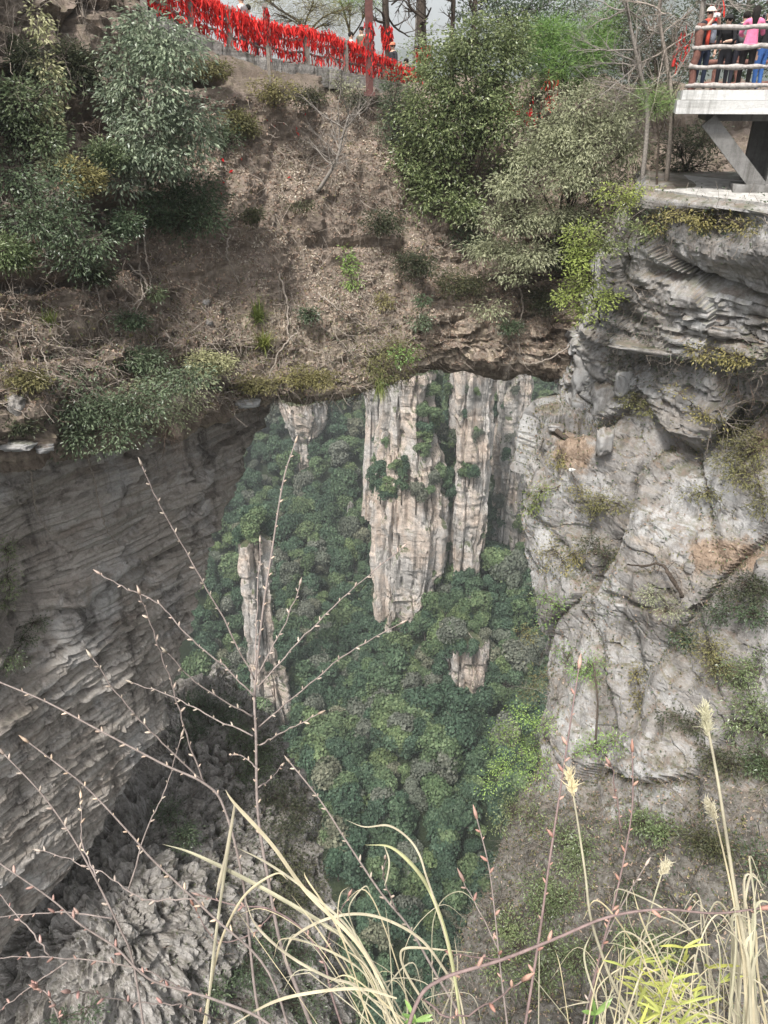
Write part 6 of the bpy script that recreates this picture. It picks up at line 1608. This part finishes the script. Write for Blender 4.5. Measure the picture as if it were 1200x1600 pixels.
# ------------------------------------------------------------------ budding shoots and dry grass just in front
MT['shoot'] = plain_mat('pinkish_grey_bark', (0.27, 0.225, 0.205), 0.75, 0.25, 0.4, 60, bump=0.4, bd=0.002)
MT['shoot_red'] = plain_mat('reddish_bark', (0.235, 0.17, 0.16), 0.75, 0.25, 0.4, 60, bump=0.4, bd=0.002)
MT['bud'] = leaf_mat('pale_pink_bud', [(0.40, 0.31, 0.27), (0.52, 0.43, 0.37), (0.46, 0.34, 0.30)], 0.15, 0.6, 0.3, 30)
MT['bud_red'] = leaf_mat('red_bud', [(0.34, 0.19, 0.17), (0.40, 0.26, 0.23), (0.42, 0.31, 0.27)], 0.15, 0.6, 0.3, 30)
MT['straw'] = leaf_mat('dry_straw', [(0.36, 0.31, 0.22), (0.48, 0.43, 0.32), (0.58, 0.54, 0.43)], 0.3, 0.6, 0.25, 12)
MT['straw_green'] = leaf_mat('half_green_blade', [(0.42, 0.44, 0.22), (0.52, 0.50, 0.30)], 0.3, 0.6, 0.25, 12)
MT['bamboo'] = leaf_mat('yellow_green_bamboo_leaf', [(0.38, 0.46, 0.09), (0.52, 0.56, 0.16), (0.62, 0.60, 0.26)], 0.4, 0.5, 0.35, 12)
MT['plume'] = leaf_mat('dry_plume', [(0.50, 0.45, 0.33), (0.60, 0.55, 0.42)], 0.35, 0.8, 0.1, 12)
fr = np.random.default_rng(501)

def curve(pl, z0, z1=None, n=6):
    pl = np.array(pl, float); k = len(pl); z = np.linspace(z0, z1 if z1 else z0, k)
    P = Cz(pl[:, 0], pl[:, 1], z)
    return cr(P, np.linspace(0, k - 1, n * (k - 1) + 1))
def root_of(px, z):
    """where a shoot leaves the ledge, out of the picture below"""
    return np.array([(px - 600) / F * z * 0.9, 0.60, -1.86])
def add_buds(pts, r0, e, mat, step, size, tip=True):
    d = np.linalg.norm(np.diff(pts, axis=0), axis=1); c = np.concatenate([[0], np.cumsum(d)]); L = c[-1]
    s = np.arange(step * 0.5, L, step) + fr.uniform(-0.5, 0.5, len(np.arange(step * 0.5, L, step))) * step
    b = MB(); cnt = 0
    for i, q in enumerate(s):
        q = min(max(q, 0), L); p = np.array([np.interp(q, c, pts[:, a]) for a in range(3)])
        k = min(np.searchsorted(c, q), len(pts) - 1); t = unit(pts[k] - pts[max(k - 1, 0)])
        sd_ = unit(np.cross(t, unit(p) + 0.35 * fr.normal(size=3))) * (1 if i % 2 else -1)
        dr = unit(t * 0.9 + sd_ * 0.9); l = size * fr.uniform(0.4, 1.05)
        b.tube(np.array([p, p + dr * l * 0.35, p + dr * l * 0.75, p + dr * l]), np.array([0.12, 0.2, 0.15, 0.02]) * l, 5)
    t = unit(pts[-1] - pts[-3]); l = size * 1.3
    if tip: b.tube(np.array([pts[-1] - t * l * 0.2, pts[-1] + t * l * 0.3, pts[-1] + t * l]), np.array([0.14, 0.18, 0.02]) * l, 5)
    if b.n: b.build('buds', MT[mat], e, True, kind='stuff')

def sapling(label, stem, z, w, branches, mat='shoot', bud='bud', step=0.032, bs=0.013, zj=0.0):
    """stem: pixels from the bottom up; branches run from the stem outwards"""
    st = curve(stem, z, z + zj)
    rt = root_of(stem[0][0], z)
    if stem[0][1] > 1560: st = np.concatenate([cr(np.array([rt, (rt + st[0]) / 2 + [0.01, 0.03, 0], st[0]]), np.linspace(0, 2, 8))[:-1], st])
    e = empty('budding_shoot', rt if stem[0][1] > 1560 else st[0], label=label, category='shoot', group='budding shoots in front')
    k = z / F
    b = MB(); b.tube(st, np.linspace(w[0], w[1], len(st)) * 0.72 * k / 2, 7); b.build('stem', MT[mat], e)
    add_buds(st[len(st) // 3:], w[1] * k, e, bud, step, bs)
    for bl in branches:
        dz = fr.uniform(-0.22, 0.22)
        pts = curve(bl, z, z + dz); pts += 0.0012 * fr.normal(size=pts.shape)
        zz = np.linspace(0, 1, len(pts))
        b = MB(); b.tube(pts, (w[1] * 0.5 + 1.2 * (1 - zz)) * k / 2, 6); br = b.build('branch', MT[mat], e)
        add_buds(pts[2:], 1 * k, br, bud, step, bs)
    return e
sapling('tall branching shoot with pale buds in front of the gorge', [(500, 1640), (470, 1560), (440, 1480), (420, 1380), (403, 1270), (400, 1150), (398, 1080), (410, 960), (425, 860), (443, 750), (462, 690)][:], 1.7, (10, 3), [
    [(398, 1062), (340, 950), (290, 860), (250, 790), (221, 727)], [(399, 1090), (350, 1040), (300, 1000), (250, 945), (200, 920), (155, 897)],
    [(396, 1120), (350, 1095), (305, 1065), (259, 1017)], [(396, 1150), (330, 1120), (275, 1090), (203, 1066)],
    [(402, 1075), (455, 1015), (518, 951), (570, 905), (629, 855)], [(403, 1137), (470, 1080), (545, 1020), (627, 973)],
    [(404, 1165), (430, 1150), (460, 1135), (499, 1115)], [(402, 1055), (440, 985), (470, 912)], [(399, 1040), (402, 950), (408, 845)],
    [(402, 1200), (380, 1182), (360, 1180)], [(404, 1230), (425, 1215), (440, 1195)]], zj=0.1)
sapling('long slanting shoot crossing the rock wall from the middle', [(430, 1700), (400, 1560), (380, 1380), (350, 1262), (319, 1224), (259, 1196), (202, 1166), (142, 1134), (71, 1096), (-10, 1062)], 1.5, (7, 3), [
    [(318, 1222), (255, 1160), (200, 1105), (141, 1026)], [(322, 1226), (295, 1160), (275, 1090), (256, 1035), (240, 985), (218, 926)], [(200, 1390), (233, 1287), (260, 1230), (283, 1150)]], zj=-0.1)
sapling('slanting shoot rising to the wall below the long shoot', [(470, 1680), (420, 1520), (330, 1430), (240, 1345), (208, 1308), (142, 1237), (95, 1198), (42, 1158)], 1.35, (6, 2.6), [[(150, 1370), (128, 1310), (125, 1245)], [(300, 1405), (225, 1405), (167, 1367), (117, 1346), (60, 1327)]], zj=-0.1)
sapling('steep shoot at the lower corner over the flaky spur', [(230, 1640), (208, 1504), (187, 1450), (146, 1367), (108, 1300), (62, 1237), (4, 1176)], 1.3, (6, 2.6), [], zj=-0.05)
sapling('low shoot sweeping across the bottom corner', [(480, 1680), (420, 1600), (330, 1560), (250, 1537), (217, 1517), (180, 1480), (125, 1444), (79, 1404), (-8, 1344)], 1.2, (7, 2.8), [[(175, 1436), (90, 1425), (-8, 1434)], [(79, 1494), (40, 1445), (-6, 1392)], [(330, 1560), (270, 1537), (208, 1512), (83, 1496), (-8, 1496)], [(104, 1504), (50, 1540), (-6, 1584)]], bud='bud_red', zj=-0.1)
sapling('small forked shoot at the bottom corner', [(120, 1680), (95, 1600), (75, 1555), (60, 1545)], 1.15, (5, 2.5), [[(95, 1600), (85, 1570), (58, 1540)], [(330, 1590), (280, 1570), (200, 1565), (145, 1553), (105, 1550)]], bud='bud_red')
sapling('straight shoot leaning left through the middle of the gorge', [(745, 1660), (720, 1590), (680, 1520), (640, 1450), (596, 1396), (545, 1320), (500, 1250), (452, 1190)], 1.5, (7, 3), [[(620, 1425), (600, 1370), (603, 1340)]], zj=0.05)
sapling('tallest reddish shoot in front of the right cliff', [(815, 1640), (821, 1600), (842, 1467), (858, 1350), (875, 1237), (892, 1125), (905, 1040)], 1.35, (8, 3), [], 'shoot_red', 'bud_red', 0.045, 0.018)
sapling('reddish forked shoot right of the tallest red shoot', [(915, 1640), (925, 1550), (942, 1475), (958, 1417), (975, 1342), (988, 1258), (988, 1171)], 1.4, (6, 3), [[(971, 1300), (962, 1240), (954, 1192)]], 'shoot_red', 'bud_red', 0.035, 0.016)
sapling('short forked shoot with pink buds beside the gorge', [(800, 1660), (785, 1540), (779, 1487), (773, 1425), (763, 1350), (744, 1275)], 1.45, (5, 2.6), [[(778, 1485), (754, 1433), (723, 1375)]], 'shoot', 'bud_red', 0.035, 0.018)
sapling('thick arching reddish bough across the lower right', [(620, 1680), (650, 1570), (690, 1530), (783, 1500), (867, 1467), (950, 1433), (1033, 1421), (1117, 1427), (1192, 1419)], 1.2, (10, 4), [[(783, 1500), (740, 1495), (705, 1490)], [(660, 1560), (705, 1590), (760, 1570), (820, 1530)]], 'shoot_red', 'bud_red', 0.06, 0.018)
sapling('reddish tangled shoot behind the dry grass', [(560, 1680), (520, 1560), (505, 1500), (470, 1450), (420, 1420), (370, 1415), (310, 1398)], 1.6, (6, 2.6), [[(505, 1500), (520, 1450), (545, 1400)], [(430, 1425), (390, 1460), (340, 1470), (300, 1412)]], 'shoot_red', 'bud_red')
sapling('thin dark shoot slanting up behind the bamboo', [(900, 1660), (920, 1560), (945, 1470), (980, 1400), (1010, 1350)], 1.5, (5, 2.4), [], 'shoot')

def blade(b, pts, w, z, twist=0.0):
    """folded strip"""
    d = unit(np.gradient(pts, axis=0)); s = unit(np.cross(d, unit(pts)))
    if twist: s = unit(s + twist * unit(pts))
    n = len(pts); t = np.linspace(0, 1, n)
    ww = (0.5 * w * z / F / 2) * np.minimum(1, 3.5 * (1 - t) + 0.06) * np.minimum(1, 0.5 + 2 * t)
    nn = np.cross(s, d)
    A = pts - s * ww[:, None]; Bm = pts - nn * ww[:, None] * 0.35; C = pts + s * ww[:, None]
    V = np.stack([A, Bm, C], 1).reshape(-1, 3); i = (np.arange(n - 1) * 3)[:, None]
    b.add(V, None, np.concatenate([i + [0, 1, 4, 3], i + [1, 2, 5, 4]]))
gc = empty('dry_grass_clump', root_of(600, 1.3), label='clump of broad dry straw blades at the bottom middle', category='grass')
BL = [([(640, 1640), (570, 1490), (480, 1395), (425, 1320), (367, 1256), (352, 1234)], 11, 'straw'), ([(367, 1256), (355, 1330), (345, 1370), (337, 1402)], 12, 'straw'), ([(318, 1640), (335, 1480), (350, 1370), (368, 1256)], 9, 'straw'),
      ([(650, 1640), (555, 1485), (510, 1447), (450, 1410), (375, 1369), (300, 1333), (254, 1319)], 13, 'straw'), ([(725, 1640), (712, 1537), (697, 1462), (675, 1399), (649, 1357), (611, 1324), (570, 1320)], 15, 'straw_green'),
      ([(700, 1480), (680, 1410), (666, 1369), (655, 1335), (637, 1309), (607, 1290), (570, 1292), (540, 1281)], 6, 'straw'), ([(730, 1620), (716, 1549), (697, 1519), (660, 1470), (611, 1440), (562, 1428), (510, 1436), (461, 1462), (446, 1489), (450, 1510)], 8, 'straw'),
      ([(640, 1620), (562, 1545), (510, 1526), (450, 1492), (401, 1447), (382, 1402)], 8, 'straw'), ([(620, 1560), (562, 1545), (487, 1551), (424, 1567), (355, 1606)], 9, 'straw'), ([(700, 1640), (682, 1597), (640, 1530), (626, 1495), (637, 1481), (690, 1484), (750, 1490)], 7, 'straw'),
      ([(310, 1640), (319, 1597), (337, 1500), (356, 1444), (386, 1395), (431, 1365), (450, 1375)], 8, 'straw'), ([(660, 1640), (560, 1470), (490, 1400), (420, 1350), (365, 1322)], 7, 'straw'), ([(600, 1320), (608, 1345), (605, 1370), (600, 1385)], 5, 'straw'),
      ([(590, 1640), (540, 1480), (510, 1420), (480, 1375), (475, 1362)], 5, 'straw'), ([(640, 1640), (560, 1500), (530, 1450), (531, 1400), (545, 1385)], 4, 'straw'), ([(560, 1470), (545, 1420), (570, 1385), (580, 1400)], 4, 'straw')]
for pl, w, mt in BL:
    z = fr.uniform(1.15, 1.45); b = MB(); blade(b, curve(pl, z), w, z, 0.3 * fr.normal()); b.build('blade', MT[mt], gc, False)
def fill_blades(e, n, cx, sx, tipx, tipy, zr, w, mat, seed, curl=1.0):
    rr = np.random.default_rng(seed)
    for i in range(n):
        x0 = cx + rr.normal() * sx; tx = x0 + rr.uniform(*tipx); ty = rr.uniform(*tipy)
        mx, my = x0 * 0.45 + tx * 0.55 + rr.normal() * 25 * curl, min(1600, ty + 0.35 * (1640 - ty) - 40 * rr.random())
        pl = [(x0, 1660), (x0 * 0.75 + mx * 0.25, 1600), (mx, my), (tx, ty)]
        if rr.random() < 0.5: pl.append((tx + np.sign(tx - x0) * rr.uniform(15, 50), ty + rr.uniform(0, 60)))
        z = rr.uniform(*zr); b = MB(); blade(b, curve(pl, z), rr.uniform(*w), z, 0.5 * rr.normal()); b.build('blade', MT[mat], e, False)
fill_blades(gc, 30, 625, 42, (-190, 60), (1390, 1560), (1.2, 1.6), (2, 5), 'straw', 1)
ge = empty('dry_grass_clump', root_of(1150, 1.2), label='clump of tall pale dry grass at the bottom right corner', category='grass')
fill_blades(ge, 44, 1155, 40, (-170, 60), (1380, 1560), (1.15, 1.5), (2, 6), 'straw', 2, 1.6)
fill_blades(ge, 18, 1165, 18, (-40, 30), (1330, 1480), (1.15, 1.4), (6, 11), 'straw', 3, 0.4)
gs = empty('dry_grass_clump', root_of(960, 1.25), label='sparse dry grass stalks left of the bamboo leaves', category='grass')
fill_blades(gs, 24, 960, 40, (-110, 60), (1440, 1570), (1.15, 1.5), (2, 6), 'straw', 4, 1.3)

def plume_stalk(label, pl, z, w, plen, pw, seed):
    rr = np.random.default_rng(seed); pts = curve(pl[::-1] if pl[0][1] < pl[-1][1] else pl, z); k = z / F
    rt = root_of(pl[-1][0] if pl[-1][1] > pl[0][1] else pl[0][0], z)
    pts = np.concatenate([[rt], pts]) if pts[0][2] > rt[2] else pts
    e = empty('plume_grass', rt, label=label, category='grass', group='plume-topped dry grass stalks')
    b = MB(); b.tube(pts, np.linspace(w, w * 0.4, len(pts)) * k / 2, 6); b.build('stalk', MT['straw'], e)
    tip = pts[-1]; d = unit(pts[-1] - pts[-4]); n = 150
    s = rr.random(n); S = tip - d * (s * plen * k)[:, None]
    D = unit(d + 0.35 * rr.normal(size=(n, 3))); side = unit(np.cross(D, tip)); L = rr.uniform(0.3, 0.7, n) * plen * k
    wv = 0.7 * k
    E1 = S + D * (L * 0.5)[:, None] + rr.normal(size=(n, 3)) * pw * 0.15 * k; E2 = E1 + unit(D + 0.5 * rr.normal(size=(n, 3))) * (L * 0.5)[:, None]
    V = np.stack([S - side * wv, S + side * wv, E1 + side * wv, E1 - side * wv, E2 + side * wv * .3, E2 - side * wv * .3], 1).reshape(-1, 3); q = (np.arange(n) * 6)[:, None]
    part('plume', V, np.concatenate([q + [0, 1, 2, 3], q + [3, 2, 4, 5]]), MT['plume'], e, False)
plume_stalk('tallest plume-topped stalk at the right edge', [(1103, 1110), (1106, 1137), (1121, 1217), (1137, 1320), (1150, 1404), (1162, 1467), (1183, 1600)], 1.3, 8, 40, 16, 1)
plume_stalk('curled plume stalk just left of the tallest one', [(1109, 1258), (1119, 1285), (1137, 1362), (1150, 1430), (1165, 1520), (1180, 1600)], 1.3, 5, 26, 20, 2)
plume_stalk('thin pale plume stalk beside the tallest red shoot', [(890, 1212), (897, 1250), (905, 1300), (915, 1370), (922, 1430), (940, 1490), (960, 1540), (1000, 1610)], 1.25, 6, 36, 11, 3)
plume_stalk('small plume stalk bent over the reddish bough', [(1042, 1350), (1033, 1368), (1015, 1430), (1000, 1510), (990, 1600)], 1.3, 4, 20, 16, 4)

# bamboo
bb = empty('dwarf_bamboo', root_of(1050, 1.25), label='yellow green dwarf bamboo leaves at the bottom right', category='bamboo')
rr = np.random.default_rng(61)
for i in range(17):
    tx = rr.uniform(955, 1130); ty = rr.uniform(1450, 1590); x0 = 1040 + rr.normal() * 45; z = rr.uniform(1.1, 1.4)
    pts = curve([(x0, 1680), (x0 * 0.5 + tx * 0.5 + rr.normal() * 10, (1680 + ty) / 2), (tx, ty)], z)
    b = MB(); b.tube(pts, np.linspace(3.0, 1.6, len(pts)) * z / F / 2, 5); cu = b.build('culm', MT['straw'], bb)
    for q in range(rr.integers(5, 9)):
        j = len(pts) - 1 - (q // 3) * 3; p0 = pts[max(j, 2)]
        a = rr.uniform(-1.15, 1.15); L = rr.uniform(34, 66) * z / F
        d2 = np.array([sin(a), 0, cos(a)]); d3 = unit(np.array([d2[0], 0.25 * rr.normal(), d2[2] * 0.9]))
        lp = np.array([p0, p0 + d3 * L * 0.5, p0 + d3 * L + [0, 0, -0.12 * L]])
        b = MB(); pp = cr(lp, np.linspace(0, 2, 7)); blade(b, pp, rr.uniform(6, 9.5), z, 0.5 * rr.normal()); b.build('leaf', MT['bamboo'], bb, False)
for a, b_, lab in [(590, 1590, 'small bright green leaves at the very bottom middle'), (650, 1570, 'green leaves low in the dry grass clump'), (930, 1560, 'single green leaf left of the bamboo')]:
    z = 1.3; c = Cz(np.array(a), np.array(b_ + 25), np.array(z)); bq = MB()
    for q in range(5):
        ang = rr.uniform(-1.6, 1.6); L = rr.uniform(26, 44) * z / F; d3 = unit(np.array([sin(ang), 0.3 * rr.normal(), 0.35 + 0.65 * cos(ang)]))
        pp = cr(np.array([c, c + d3 * L * 0.5, c + d3 * L - [0, 0, 0.1 * L]]), np.linspace(0, 2, 6)); blade(bq, pp, 13, z, 0.4)
    bq.tube(np.array([c, c + [0, -0.02, -0.2], root_of(a, z)]), 0.0015, 4)
    bq.build('leaf_sprig', MT['foliage_fresh'], None, False, label=lab, category='leaves', kind='thing')
